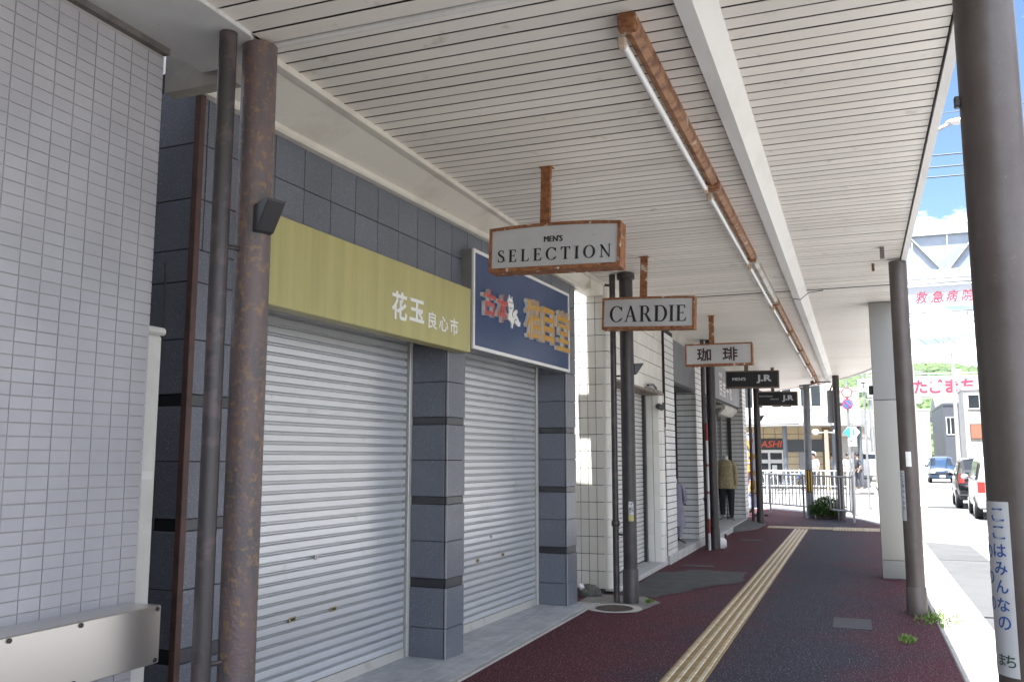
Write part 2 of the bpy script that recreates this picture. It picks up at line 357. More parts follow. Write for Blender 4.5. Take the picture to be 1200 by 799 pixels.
# kerb stones along the pavement edge, and the concrete gutter
kerb = tag(bpy.data.objects.new('kerb', None), kind='structure'); COL.objects.link(kerb); ORG[kerb.name] = (0, 0, 0)
km = MB().box(-.075, .075, -.297, .297, -.1, .004).mesh('kerb_stone', bev=.008); km.materials.append(concrete)
y = -3.0
while y < 21.5:
    x = .70 if y < 20.3 else .70 - (y - 20.3) * .09
    piece('kerb_stone', km, kerb, (x, y + .3, random.uniform(-.003, .002)), (0, 0, random.uniform(-.003, .003))); y += .6
gut = tag(bpy.data.objects.new('gutter', None), kind='structure'); COL.objects.link(gut); ORG[gut.name] = (0, 0, 0)
gm = MB().box(-.16, .16, -.996, .996, -.06, 0).mesh('gutter_slab', bev=.006); gm.materials.append(concrete)
for k in range(14):
    piece('gutter_slab', gm, gut, (.945, -2 + k * 2.0, -.028 + random.uniform(-.002, .002)))
sheet('asphalt_repair', [(1.11, -10), (1.84, -10), (1.84, 18.5), (1.11, 19.0)], -.0465, M('newer_asphalt', (.062, .064, .067), .85, c2=(.046, .048, .051), sc=1.2, c3=(.12, .12, .12), sc3=150, lo3=.56, hi3=.7, bump=.3, bsc=200))
sheet('edge_line', [(1.86, 8), (2.02, 8), (2.02, 58), (1.86, 58)], -.044, road_white)
for k in range(5):
    sheet('crossing_stripe', [(1.35 + k * .95, 20.8), (1.83 + k * .95, 20.8), (1.83 + k * .95, 23.6), (1.35 + k * .95, 23.6)], -.042, road_white)
# patches and covers in the footway
patch = M('dark_asphalt_patch', (.036, .038, .042), .85, c2=(.055, .055, .056), sc=5, c3=(.12, .12, .115), sc3=120, lo3=.62, hi3=.75, bump=.3, bsc=150)
pp = [(-2.64, 10.2), (-2.2, 10.1), (-1.75, 11.2), (-1.42, 11.7), (-1.5, 12.7), (-2.2, 12.75), (-2.64, 12.2)]
pj = []
for (xa, ya), (xb, yb) in zip(pp, pp[1:] + pp[:1]):
    for q in range(7): pj.append((xa + (xb - xa) * q / 7 + random.gauss(0, .018), ya + (yb - ya) * q / 7 + random.gauss(0, .03)))
sheet('asphalt_patch', pj, .004, patch)
sheet('cement_patch', [(-2.9, 9.25), (-2.7, 9.25), (-2.45, 8.9), (-2.15, 9.05), (-2.05, 9.75), (-2.3, 10.1), (-2.9, 10.1)], .005, M('grey_cement', (.17, .165, .155), .9, c2=(.12, .115, .11), sc=6, bump=.2))
iron = M('cast_iron', (.06, .05, .045), .6, c2=(.10, .07, .055), sc=18, bump=.5, bsc=90)
t = thing('manhole_cover', 'round rusty iron manhole cover in a pale concrete ring', 'manhole', (-2.42, 9.2, 0))
m = MB(); s = 28
for k in range(s):
    a, c = 2 * math.pi * k / s, 2 * math.pi * (k + 1) / s
    m.quad(*[(-2.42 + rr * math.cos(q) * 1.0, 9.2 + rr * math.sin(q), .009) for rr, q in ((.2, a), (.29, a), (.29, c), (.2, c))])
m.build('ring', concrete, t)
m = MB().lathe([(.01, .0065), (.196, .0065), (.198, .0)], (-2.42, 9.2, .004), 28)
for k in range(-8, 9):
    w = math.sqrt(max(.19 ** 2 - (k * .022) ** 2, 0)); m.box(-2.42 - w, -2.42 + w, 9.2 + k * .022 - .005, 9.2 + k * .022 + .005, .010, .0135)
m.build('lid', iron, t)
cov = M('grey_iron_cover', (.05, .047, .055), .85, c2=(.04, .038, .045), sc=10, bump=.2)
for lab, x, y, dx_, dy_ in (('small rectangular metal cover set in the red pavement by the lower brick step', -2.22, 13.2, .22, .1), ('pale rectangular metal cover set in the pavement beside the striped pipe', -1.95, 17.6, .2, .12), ('rectangular patch cover in the pavement between tactile strip and street post', -.12, 9.2, .17, .28)):
    m = MB().box(x - dx_, x + dx_, y - dy_, y + dy_, -.01, .006)
    o = m.build('utility_cover', cov, bev=.002, label=lab, cat='cover', org=(x, y, 0))
# tactile strip: yellow blocks with four bars
tact_mat = M('tactile_yellow', (.25, .17, .065), .6, c2=(.17, .12, .055), sc=7, rnd=.10, c3=(.10, .08, .05), sc3=30, lo3=.66, hi3=.8)
bar_mat = M('tactile_bar_worn', (.42, .38, .30), .55, c2=(.30, .22, .11), sc=12)
strip = tag(bpy.data.objects.new('tactile_paving', None), kind='structure'); COL.objects.link(strip); ORG[strip.name] = (0, 0, 0)
blk = boxmesh('tactile_block', .296, .296, .012, tact_mat, .002)
barm = MB()
for k in range(4):
    x = -.1125 + k * .075
    barm.prism([(x - .017, 0), (x + .017, 0), (x + .011, .005), (x - .011, .005)], -.149, .149, 'y')
barm = barm.mesh('bar'); barm.materials.append(bar_mat)
for k in range(53):
    yy = 5.2 + k * .3
    if yy > 20.6: break
    o = piece('tactile_block', blk, strip, (-1.215, yy, 0), (0, 0, 0)); q = piece('bar', barm, o, (-1.215, yy, .0061))
dot = MB()
for i in range(5):
    for j in range(5): dot.lathe([(.014, 0), (.009, .005)], (-.12 + i * .06, -.12 + j * .06, 0), 8)
dotm = dot.mesh('dots'); dotm.materials.append(bar_mat)
for i in range(-2, 3):
    for j in range(2):
        o = piece('tactile_block', blk, strip, (-1.215 + i * .3, 20.95 + j * .3, 0)); piece('dots', dotm, o, (-1.215 + i * .3, 20.95 + j * .3, .0061))
for i in range(4):
    for j in range(3):
        o = piece('tactile_block', blk, strip, (-.42 + i * .3, 20.75 + j * .3, 0)); piece('dots', dotm, o, (-.42 + i * .3, 20.75 + j * .3, .0061))

# ------------------------------------------------------------------ near tiled building (left)
WX, WY = -2.88, 3.03
t = thing('tiled_building', 'pale mauve tiled building wall beside the rusty fat post', 'building', (WX - 1, 0, 0))
MB().box(WX - 6, WX - .0025, -14, WY - .006, -.1, 8.5).build('wall', grout_l, t)
PY, PZ = .0955, .0494
tm = boxmesh('wall_tile', .008, PY - .0045, PZ - .004, tile_near, .0012)
rest = MB(); cnt = 0
cols = 17; rows = 49
cells = []
for i in range(cols):
    for j in range(-22, rows):
        yy = WY - PY / 2 - i * PY; zz = .985 + PZ / 2 + j * PZ
        if zz > 3.37: continue
        cells.append((i, j, yy, zz))
vis = [c for c in cells if c[1] >= 0 and c[0] <= 10]
vis.sort(key=lambda c: c[0])
chosen = set((c[0], c[1]) for c in vis[-300:])
for i, j, yy, zz in cells:
    if (i, j) in chosen: piece('wall_tile', tm, t, (WX - .002 + random.uniform(-.0006, .0006), yy, zz), (0, random.uniform(-.012, .012), 0))
    else: rest.box(WX - .006, WX + .002, yy - PY / 2 + .00225, yy + PY / 2 - .00225, zz - PZ / 2 + .002, zz + PZ / 2 - .002)
# corner tiles on the end face
for j in range(-20, 49):
    zz = .985 + PZ / 2 + j * PZ
    rest.box(WX - .1, WX - .004, WY - .006, WY + .003, zz - PZ / 2 + .003, zz + PZ / 2 - .003)
rest.build('wall_tile', tile_near, t, kind='stuff')
MB().box(WX - .02, WX + .03, -14, WY + .004, 3.372, 3.415).build('top_trim', M('brown_trim', (.16, .145, .135), .6, c2=(.1, .09, .085), sc=8), t)
steel_box = M('stainless_sheet', (.78, .76, .735), .36, metal=1., bump=.12, bsc=2.5, bdet=0)
tb = thing('steel_cover_box', 'long stainless steel cover box screwed low on the tiled wall', 'cover', (-2.7, 2.0, .72))
MB().box(WX + .005, -2.70, -3, 2.99, .722, .951).build('casing', steel_box, tb, bev=.004)
for yy in (2.28, 2.58, 2.965):
    MB().tube([(-2.703, yy, .938), (-2.694, yy, .938)], .009, 10).build('screw', dark_metal, tb)
for yy in (2.56, 2.965):
    MB().tube([(-2.703, yy, .737), (-2.694, yy, .737)], .009, 10).build('screw', dark_metal, tb)
c = thing('conduit_cover', 'tall white plastic duct cover standing at the tiled wall corner', 'duct', (-2.95, 3.1, 0))
MB().box(-3.02, -2.925, 3.055, 3.165, .3, 2.10).build('duct', M('white_plastic', (.66, .66, .63), .4, c2=(.58, .57, .53), sc=4), c, bev=.012)
MB().box(-3.03, -2.915, 3.045, 3.18, 2.10, 2.135).build('cap', MATS['white_plastic'], c, bev=.01)
MB().box(-2.924, -2.9205, 3.07, 3.14, 1.455, 1.49).build('tape', ink_white, c)
pts = [(-2.97, 3.20 + .012 * math.sin(k * .9), 2.45 - k * .13) for k in range(15)]
o = MB().tube(pts, .004, 6).build('hanging_cable', rubber, label='thin black cable hanging down behind the white duct cover', cat='cable', org=(-2.99, 3.16, .6))

# ------------------------------------------------------------------ grey granite shop (rotated a little from the kerb)
P1 = Vector((-3.013, 6.391, 0)); TH = -math.atan2(.127, 2.7)
def gthing(name, label, cat, group=None): return thing(name, label, cat, P1, TH, group)
shop = gthing('granite_shop', 'grey granite tiled shop with two rolled down shutters', 'building')
LS = -2.80
MB().box(-5, -.42, LS + .01, 3.0, -.1, 4.1).build('core', plaster, shop)
MB().box(-.42, -.012, LS + .01, 3.0, 2.62, 3.62).build('lintel', grout_d, shop)
for a, c_ in ((LS, -2.42), (0, .30), (2.705, 3.0)):
    MB().box(-.41, -.014, a + .014, c_ - .006, -.05, 2.62).build('pier_core', grout_d, shop)
ZS = [0, .243, .546, .617, .90, 1.185, 1.245, 1.53, 1.81, 1.87, 2.15, 2.45, 2.62]
isband = lambda k: k in (2, 5, 8)
def pier(a, c_, left=True):
    for k in range(len(ZS) - 1):
        z0, z1 = ZS[k], ZS[k + 1]; bd = isband(k); rec = .010 if bd else 0
        mt = band_front if bd else granite
        me = boxmesh('granite_tile' if not bd else 'band_tile', .016, (c_ - a) - .008 - rec, (z1 - z0) - .005, mt, .0015)
        piece('granite_tile' if not bd else 'band_tile', me, shop, (-.008 - rec, (a + c_) / 2 + rec / 2, (z0 + z1) / 2))
        if left:
            me = boxmesh('granite_tile' if not bd else 'band_tile', .32 - rec, .016, (z1 - z0) - .005, band_mat if bd else granite, .0015)
            piece('granite_tile' if not bd else 'band_tile', me, shop, (-.185 - rec / 2, a + .006 + rec, (z0 + z1) / 2))
    # thin metal angle on the front corner
    for k in range(len(ZS) - 1):
        if not isband(k): MB().box(-.012, .0015, a - .003, a + .006, ZS[k] + .003, ZS[k + 1] - .003).build('corner_trim', M('grey_corner_trim', (.3, .3, .31), .4), shop)
pier(0, .305); pier(2.705, 3.0); pier(LS, -2.42, False)
# upper tiles
for k, sx_ in enumerate([LS] + [-2.746 + .279 * q for q in range(22)]):
    s0 = sx_; s1 = -2.746 if k == 0 else sx_ + .279
    s1 = min(s1, 3.0)
    if s1 - s0 < .05: continue
    for z0, z1 in ((2.62, 2.89), (2.89, 3.185), (3.185, 3.46)):
        me = boxmesh('granite_tile', .016, s1 - s0 - .006, z1 - z0 - .006, granite, .0015)
        piece('granite_tile', me, shop, (-.008 + random.uniform(-.001, .001), (s0 + s1) / 2, (z0 + z1) / 2))
# end wall facing the tiled building
for k in range(len(ZS) + 2):
    zz = ZS + [2.89, 3.19, 3.5]
    z0, z1 = zz[k], zz[k + 1]; bd = isband(k)
    for q in range(3):
        me = boxmesh('band_tile' if bd else 'granite_tile', .345, .016, z1 - z0 - .006, band_mat if bd else granite, .0015)
        piece('band_tile' if bd else 'granite_tile', me, shop, (-.2 - q * .35, LS - .002 + (.01 if bd else 0), (z0 + z1) / 2))
MB().box(-.012, .028, LS - .035, LS + .004, 0, 3.5).build('corner_post', M('rust_brown_strip', (.085, .04, .032), .5, c2=(.05, .025, .02), sc=9), shop, bev=.003)
# shutters
def shutter(a, c_, ztop, label, marks):
    t = gthing('roller_shutter', label, 'shutter', 'shop roller shutters')
    pitch = .0624; prof = [(-.016, 0), (.009, .002), (.0125, .006), (.0125, .041), (.009, .0455), (-.016, .047), (-.016, .051), (.001, .0525), (.001, .0565), (-.016, .058), (-.016, .0624)]
    me = MB(); w = (c_ - a) - .05
    k0 = len(prof); me.v = [(x, -w / 2, z) for x, z in prof] + [(x, w / 2, z) for x, z in prof]
    for i in range(k0 - 1): me.f.append((i, k0 + i, k0 + i + 1, i + 1))
    me = me.mesh('slat', smooth=28); me.materials.append(shut_mat)
    nn = int((ztop - .09) / pitch) + 1
    for k in range(nn): piece('slat', me, t, (-.355 + random.uniform(-.0012, .0012), (a + c_) / 2, .09 + k * pitch), (0, random.uniform(-.008, .008), 0))
    MB().box(-.37, -.335, a + .02, c_ - .02, .012, .088).build('bottom_bar', rail_mat, t, bev=.004)
    for q in (a, c_):
        MB().box(-.385, -.325, q - .005 if q == c_ else q - .045, q + .045 if q == c_ else q + .005, .006, ztop + .02).build('guide_rail', rail_mat, t, bev=.003)
    for s_, z_ in marks[0]:
        p = MB().box(-.343, -.339, s_ - .035, s_ + .035, z_ - .016, z_ + .016).build('pull_handle', M('brass_pull', (.42, .36, .22), .4, metal=.5), t, bev=.001)
        MB().box(-.3392, -.3375, s_ - .022, s_ + .022, z_ - .008, z_ + .008).build('slot', dark_metal, p)
    s_, z_ = marks[1]
    p = MB().tube([(-.343, s_, z_), (-.332, s_, z_)], .017, 14).build('lock', rail_mat, t)
    MB().box(-.3325, -.3310, s_ - .003, s_ + .003, z_ - .008, z_ + .008).build('keyhole', dark_metal, p)
    return t
shutter(-2.40, -.035, 2.62, 'wide silver roller shutter under the olive sign', (((-1.446, .525), (-.999, .523)), (-1.219, .89)))
shutter(.345, 2.665, 2.62, 'silver roller shutter under the navy blue sign', (((1.249, .615), (1.811, .614)), (1.537, .81)))
# apron of small tiles in front of the shutters
apr = tag(bpy.data.objects.new('shop_apron', None), kind='structure'); COL.objects.link(apr); ORG[apr.name] = (0, 0, 0)
MB().prism([(-3.7, 2.9), (-2.70, 2.9), (-2.70, 9.34), (-3.5, 9.34)], -.01, .012, 'z').build('bed', M('apron_grout', (.12, .12, .122), .9), apr)
ap_mat = M('apron_tile', (.40, .41, .43), .5, rnd=.10, c2=(.32, .33, .35), sc=2.5, c3=(.42, .42, .42), sc3=20, lo3=.68, hi3=.8)
am = boxmesh('paving_tile', .092, .092, .01, ap_mat, .002)
rest = MB(); cells = []
for i in range(9):
    for j in range(64):
        x, y = -2.752 - i * .1, 2.96 + j * .1
        if x < -3.013 - (6.391 - y) * .047 - .40: continue
        cells.append((x, y))
cells.sort(key=lambda c: abs(c[1] - 7.2) + (0 if c[1] > 5.2 else 9))
for k, (x, y) in enumerate(cells):
    if k < 298: piece('paving_tile', am, apr, (x, y, .0125 + random.uniform(-.0008, .0008)))
    else: rest.box(x - .047, x + .047, y - .048, y + .048, .008, .0175)
rest.build('paving_tile', ap_mat, apr, kind='stuff')
MB().box(-2.70, -2.66, 2.9, 9.34, -.005, .016).build('edge_strip', concrete, apr)
MB().box(-3.0, -2.62, 9.342, 9.39, -.005, .019).build('edge_strip', concrete, apr)
# olive sign
t = gthing('shop_sign', 'long olive yellow fascia sign with white characters above a shutter', 'sign', 'shop fascia signs')
MB().box(.004, .12, -2.40, .155, 2.392, 2.915).build('panel', olive, t, bev=.004)
def gface(body, s0, s1, z0, z1, n_, mat, par, ext=.002, bold=.0, name='lettering'):
    return lettering(body, s1 - s0, z1 - z0, mat, par, (n_, (s0 + s1) / 2, (z0 + z1) / 2), '+x', ext, bold, name)
gface('花', -1.065, -.86, 2.50, 2.70, .121, ink_white, t, .002, .022)
gface('玉', -.825, -.615, 2.52, 2.685, .121, ink_white, t, .002, .028)
gface('良', -.555, -.415, 2.50, 2.63, .121, ink_white, t, .002, .014)
gface('心', -.385, -.235, 2.505, 2.62, .121, ink_white, t, .002, .016)
gface('市', -.205, -.07, 2.50, 2.63, .121, ink_white, t, .002, .016)
# navy sign
t = gthing('shop_sign', 'navy blue fascia sign with raised coral and gold characters and white cat', 'sign', 'shop fascia signs')
A0, A1, Z0, Z1 = .21, 2.50, 2.435, 3.27
MB().box(.004, .10, A0, A1, Z0, Z1).build('casing', M('sign_casing', (.20, .20, .20), .5, c2=(.15, .15, .15), sc=4), t, bev=.003)
fr = MB(); w = .028
fr.box(.10, .118, A0, A1, Z1 - w, Z1); fr.box(.10, .118, A0, A1, Z0, Z0 + w); fr.box(.10, .118, A0, A0 + w, Z0 + w, Z1 - w); fr.box(.10, .118, A1 - w, A1, Z0 + w, Z1 - w)
fr.build('frame', white_paint, t)
MB().box(.10, .110, A0 + w, A1 - w, Z0 + w, Z1 - w).build('panel', navy, t)
def raised(ch, s0, s1, z0, z1, mat, bold):
    bk = gface(ch, s0, s1, z0, z1, .111, ink_white, t, .034, bold, 'letter')
    me = bk.data; me.materials.append(mat)
    for p in me.polygons: p.material_index = 1 if p.normal.z > .9 else 0
raised('古', .345, .59, 2.735, 2.965, salmon, .03); raised('本', .615, .86, 2.72, 2.965, salmon, .03)
raised('猫', 1.26, 1.64, 2.655, 3.04, gold, .010); raised('目', 1.68, 1.99, 2.66, 3.01, gold, .025); raised('堂', 2.06, 2.445, 2.63, 3.05, gold, .012)
cat = [(.02, .25), (.06, .40), (.14, .44), (.10, .58), (.05, .66), (.03, .80), (.10, .92), (.16, 1.0), (.19, .90), (.27, .88), (.36, .97), (.37, .85), (.45, .74), (.46, .62), (.40, .55), (.50, .52), (.62, .60), (.72, .62), (.78, .55), (.72, .50), (.66, .47), (.80, .38), (.92, .26), (1.0, .28), (.97, .14), (.80, .12), (.62, .18), (.5, .2), (.40, .10), (.38, .0), (.30, .02), (.31, .14), (.22, .20)]
m = MB(); m.prism([(.885 + .29 * a, 2.70 + .30 * c_) for a, c_ in cat], .111, .124, 'x'); ce = m.build('cat_emblem', ink_white, t)
for pts in ([(.12, .78), (.16, .75), (.20, .78)], [(.28, .78), (.32, .75), (.36, .78)], [(.16, .62), (.24, .58), (.34, .62)], [(.40, .55), (.36, .42), (.42, .34)], [(.5, .2), (.56, .3), (.66, .3)]):
    MB().tube([(.125, .885 + .29 * a, 2.70 + .30 * c_) for a, c_ in pts], .0035, 5).build('line', ink, ce)
# cream cornice between shop fronts and canopy
cor = thing('cornice', 'cream sloping cornice boxing between the granite shop and the canopy', 'cornice', (-2.9, 6, 3.46))
segs = [(3.42, 6.16), (6.165, 8.84), (8.845, 9.66)]  # last run carried on to trim the sun patch on the white corner
def fx(y): return -3.013 + (y - 6.391) * .047
for a, c_ in segs:
    m = MB(); nq = 16
    for q in range(nq):
        p0, p1 = a + (c_ - a) * q / nq, a + (c_ - a) * (q + 1) / nq
        m.quad((-2.742, p0, 3.598), (-2.742, p1, 3.598), (fx(p1) + .05, p1, 3.478), (fx(p0) + .05, p0, 3.478))
        m.quad((-2.742, p0, 3.64), (fx(p0) + .05, p0, 3.52), (fx(p1) + .05, p1, 3.52), (-2.742, p1, 3.64))
    m.build('sloping_panel', cream_trim, cor, smooth=30)
m = MB(); k = len(m.v)
for y in (3.4, 9.66):
    m.v += [(fx(y) + q, y, z) for q, z in ((0.002, 3.44), (.05, 3.44), (.062, 3.452), (.062, 3.482), (.05, 3.492), (.002, 3.492))]
for i in range(6): m.f.append((i, (i + 1) % 6, 6 + (i + 1) % 6, 6 + i))
m.f += [tuple(range(6)), tuple(range(11, 5, -1))]
m.build('wall_trim', cream_trim, cor)
MB().box(-2.775, -2.715, 3.42, 10.1, 3.575, 3.612).build('edge_trim', cream_trim, cor, bev=.006)
MB().box(-3.16, -2.74, 3.34, 3.42, 3.36, 3.60).build('end_board', M('dull_cream', (.36, .335, .29), .6, c2=(.26, .24, .21), sc=4), cor)
MB().prism([(-2.74, 9.60), (-2.74, 10.11), (-2.95, 10.11), (-2.95, 9.72), (-3.1, 9.72), (-3.1, 9.60)], 3.46, 3.60, 'z').build('sun_gap_filler', cream_trim, cor)  # added panel, shaped to narrow the sun gap above the white corner

# ------------------------------------------------------------------ canopies
YE = [(3.05, .52), (20.8, .52), (21.9, .46), (23.0, .24), (24.2, -.08), (26.5, -.95), (28.7, -2.45), (28.9, -2.72)]
def xend(y):
    for (a, p), (c_, q) in zip(YE, YE[1:]):
        if a <= y <= c_: return p + (q - p) * (y - a) / (c_ - a)
    return -2.72
can = thing('arcade_canopy', 'long cream slatted street canopy over the pavement with a white beam', 'canopy', (-1, 3.44, 3.61))
PP = .1155; k = 0; rest = MB(); y = 3.56
pl_l = MB().prism([(-PP / 2 + .004, 0), (PP / 2 - .012, 0), (PP / 2 - .012, .0025), (-PP / 2 + .004, .0025)], -1.05, 1.05, 'x').mesh('plank'); pl_l.materials.append(cream)
pl_r = MB().prism([(-PP / 2 + .004, 0), (PP / 2 - .012, 0), (PP / 2 - .012, .0025), (-PP / 2 + .004, .0025)], -.515, .515, 'x').mesh('plank'); pl_r.materials.append(cream)
while y < 28.6:
    xe = xend(y)
    gap = .012 if any(abs(y - q) < PP / 2 for q in (11.4, 17.4, 23.2)) else 0
    if y < 12.5:
        piece('plank', pl_l, can, (-1.672, y, 3.61 + random.uniform(-.0012, .0012)), (0, random.uniform(-.0008, .0008), 0))
        piece('plank', pl_r, can, (-.005, y, 3.61 + random.uniform(-.0012, .0012)), (0, random.uniform(-.001, .001), 0))
    else:
        for a, c_ in ((-2.72, min(-.62, xe)), (-.52, xe)):
            if c_ - a > .03: rest.prism([(y - PP / 2 + .004, 3.61), (y + PP / 2 - .014 - gap, 3.61), (y + PP / 2 - .014 - gap, 3.6125), (y - PP / 2 + .004, 3.6125)], a, c_, 'x')
    y += PP
rest.build('plank', cream, can, kind='stuff')
m = MB(); m.prism([(-2.76, 3.05)] + [(-2.97, 3.3), (-2.97, 9.70), (-2.95, 10.1), (-2.76, 10.1)] + [(-2.76, 28.9)] + [(x, y) for y, x in reversed(YE)], 3.636, 3.80, 'z'); m.build('roof_deck', void, can)
# fascia along the street edge and round the end
m = MB()
pts = [(x, y) for y, x in YE]
for (x0, y0), (x1, y1) in zip(pts, pts[1:]):
    d = Vector((x1 - x0, y1 - y0, 0)).normalized(); nrm = Vector((d.y, -d.x, 0))
    q = [Vector((x0, y0, 0)), Vector((x1, y1, 0)), Vector((x1, y1, 0)) + nrm * .05, Vector((x0, y0, 0)) + nrm * .05]
    m.prism([(p.x, p.y) for p in q], 3.585, 3.86, 'z')
m.build('fascia', white_paint, can)
m = MB()
for a, c_ in ((3.44, 9.3), (9.305, 15.2), (15.205, 21), (21.005, 25.4)):
    m.prism([(-.655, 3.515), (-.575, 3.505), (-.495, 3.608), (-.495, 3.63), (-.655, 3.63)], a, c_, 'y')
m.build('beam', white_paint, can)
MB().box(-2.74, .52, 3.40, 3.45, 3.60, 3.80).build('end_strip', cream_trim, can)
MB().tube([(-2.72, 11.42, 3.606), (.5, 11.42, 3.606)], .005, 6).build('cable', rubber, can)
MB().tube([(-.66, 11.43, 3.51), (-.57, 11.43, 3.495), (-.47, 11.45, 3.58), (-.30, 11.5, 3.606)], .005, 6).build('cable', rubber, can)
MB().tube([(.25, 10.1, 3.61), (.25, 10.1, 3.53)], .015, 8).build('stub', rust_chan, can)
MB().box(.30, .34, 9.3, 9.36, 3.50, 3.61).build('stub', M('stub_grey', (.14, .12, .11), .6), can)
near = thing('arcade_canopy', 'lower near section of slatted street canopy beside the pale flat board', 'canopy', (-1, 0, 3.42))
rest = MB(); y = 3.13
pn = MB().prism([(-PP / 2 + .004, 0), (PP / 2 - .012, 0), (PP / 2 - .012, .0025), (-PP / 2 + .004, .0025)], -1.44, 1.44, 'x').mesh('plank'); pn.materials.append(cream)
while y > -9:
    if y > 2.2: piece('plank', pn, near, (-.985, y, 3.42 + random.uniform(-.001, .001)))
    else: rest.prism([(y - PP / 2 + .004, 3.42), (y + PP / 2 - .014, 3.42), (y + PP / 2 - .014, 3.4225), (y - PP / 2 + .004, 3.4225)], -2.425, .455, 'x')
    y -= PP
rest.build('plank', cream, near, kind='stuff')
MB().box(-2.90, .50, -14, 3.19, 3.442, 3.56).build('roof_deck', void, near)
MB().box(-2.42, .457, 3.191, 3.215, 3.405, 3.56).build('edge_strip', white_paint, near)
MB().box(.458, .575, -14, 3.215, 3.40, 3.62).build('fascia', white_paint, near)
MB().prism([(-2.885, -9), (-2.424, -9), (-2.424, 3.06), (-2.52, 3.29), (-2.885, 3.29)], 3.402, 3.438, 'z').build('flat_board', board_mat, near, bev=.002)

# fluorescent fixtures
glassw = M('lamp_tube_glass', (.82, .83, .84), .2)
lamp_spots = [3.86, 6.55, 9.24, 11.98, 14.72, 17.46, 20.2, 22.9]
lab4 = ['rusty tube light just before the larger black hanging sign', 'rusty tube light between the two black hanging signs', 'rusty tube light past the smaller black hanging sign', 'last rusty tube light where the canopy ends']
lab = ['tube light fixture with a rusty channel nearest the rusty fat post', 'rusty tube light fixture above the first hanging sign', 'tube light fixture with a clean grey channel', 'rusty tube light fixture past the clean grey one']
for k, y0 in enumerate(lamp_spots):
    x = -.915
    t = thing('tube_light', (lab + lab4)[k], 'light', (x, y0, 3.61), group='tube lights under the canopy')
    cmat = M('grey_channel', (.45, .44, .42), .45, c2=(.3, .24, .18), sc=6) if k == 2 else rust_chan
    MB().prism([(x - .03, 3.61), (x + .045, 3.61), (x + .045, 3.555), (x + .012, 3.535), (x - .02, 3.545)], y0 + .02, y0 + 2.62, 'y').build('channel', cmat, t)
    for yy in (y0, y0 + 2.6):
        MB().box(x - .038, x + .045, yy - .025, yy + .035, 3.53, 3.612).build('end_cap', rust_paint if k != 2 else cmat, t, bev=.006)
        MB().box(x - .055, x - .018, yy + (.04 if yy == y0 else -.07), yy + (.08 if yy == y0 else -.03), 3.475, 3.53).build('socket', M('socket_plastic', (.5, .40, .30), .5), t, bev=.006)
    MB().tube([(x - .036, y0 + .08, 3.505), (x - .036, y0 + 2.53, 3.505)], .018, 14).build('tube', glassw, t, smooth=40)

# ------------------------------------------------------------------ canopy posts
def post(x, y, r, ztop, label, mat, bracket=None, sleeve=None, group='canopy posts', rod=None):
    t = thing('canopy_post', label, 'post', (x, y, 0), group=group)
    m = MB(); nz = 14
    m.tube([(x, y, -.02 + (ztop + .02) * k / nz) for k in range(nz + 1)], r, 32); m.build('shaft', mat, t, smooth=40)
    if sleeve: MB().tube([(x, y, -.02), (x, y, sleeve - .012), (x, y, sleeve)], [r + .009, r + .009, r + .001], 32).build('sleeve', mat, t, smooth=40)
    if bracket:
        z, d = bracket; d = Vector(d).normalized(); p = Vector((-d.y, d.x, 0))
        c0 = Vector((x, y, z)) + d * (r - .01)
        m = MB(); k = 0
        pr = [(0, .045), (.115, .055), (.12, .045), (.03, -.075), (0, -.08)]
        for sgn in (-1, 1):
            m.v += [tuple(c0 + d * a + p * (.045 * sgn) + Vector((0, 0, b_))) for a, b_ in pr]
        m.f += [(0, 1, 2, 3, 4), (9, 8, 7, 6, 5)] + [(i, 5 + i, 5 + (i + 1) % 5, (i + 1) % 5) for i in range(5)]
        m.build('lamp_bracket', dark_metal, t, bev=.004)
    return t
fat = post(-2.455, 3.17, .077, 3.405, 'rusty peeling fat post beside the pale tiled wall', post_rust, (2.60, (.93, -.37, 0)))
p3 = post(-2.345, 9.63, .076, 3.60, 'brown post with a yellow sticker beside the white shop corner', post_dark, (2.54, (.75, .66, 0)), .36)
MB().tube([(-2.345, 9.63, 3.54), (-2.345, 9.63, 3.60)], .1, 24).build('collar', post_dark, p3)
post(-2.345, 15.75, .078, 3.60, 'brown post standing beside the red and white striped pipe', post_dark, (2.36, (.75, .66, 0)), .36)
post(-2.2, 21.95, .076, 3.60, 'brown post standing beside the sloping colourful banner', post_dark, (2.5, (.75, .66, 0)), .3)
p1 = post(.50, 3.44, .098, 3.62, 'big brown street side post wearing a white wrap with blue writing', post_mat)
p2 = post(.485, 9.98, .088, 3.585, 'brown street side post with a torn white sticker before the steel pillar', post_mat, None, .27)
post(-.43, 23.8, .083, 3.60, 'brown post rising behind the leafy planter at the canopy end', post_dark, None, .3)
# wrap, stickers
def wrap(name, c, r, a0, a1, z0, z1, mat, par, nseg=14):
    m = MB()
    for k in range(nseg):
        p, q = a0 + (a1 - a0) * k / nseg, a0 + (a1 - a0) * (k + 1) / nseg
        m.quad((c[0] + r * math.cos(p), c[1] + r * math.sin(p), z0), (c[0] + r * math.cos(q), c[1] + r * math.sin(q), z0), (c[0] + r * math.cos(q), c[1] + r * math.sin(q), z1), (c[0] + r * math.cos(p), c[1] + r * math.sin(p), z1))
    return m.build(name, mat, par, smooth=60)
def curved_text(body, c, r, ang, w, zc, h, mat, par, bold=.01):
    me = text_mesh(body, w, h, .0006, bold, mat)
    for v in me.vertices:
        a = ang + v.co.x / r; rr = r + v.co.z
        v.co = Vector((c[0] + rr * math.cos(a), c[1] + rr * math.sin(a), zc + v.co.y)) - Vector(ORG[par.name])
    o = bpy.data.objects.new('lettering', me); COL.objects.link(o); o.parent = par; ORG[o.name] = ORG[par.name]
wrapw = M('white_wrap', (.62, .64, .66), .4, c2=(.55, .56, .58), sc=6)
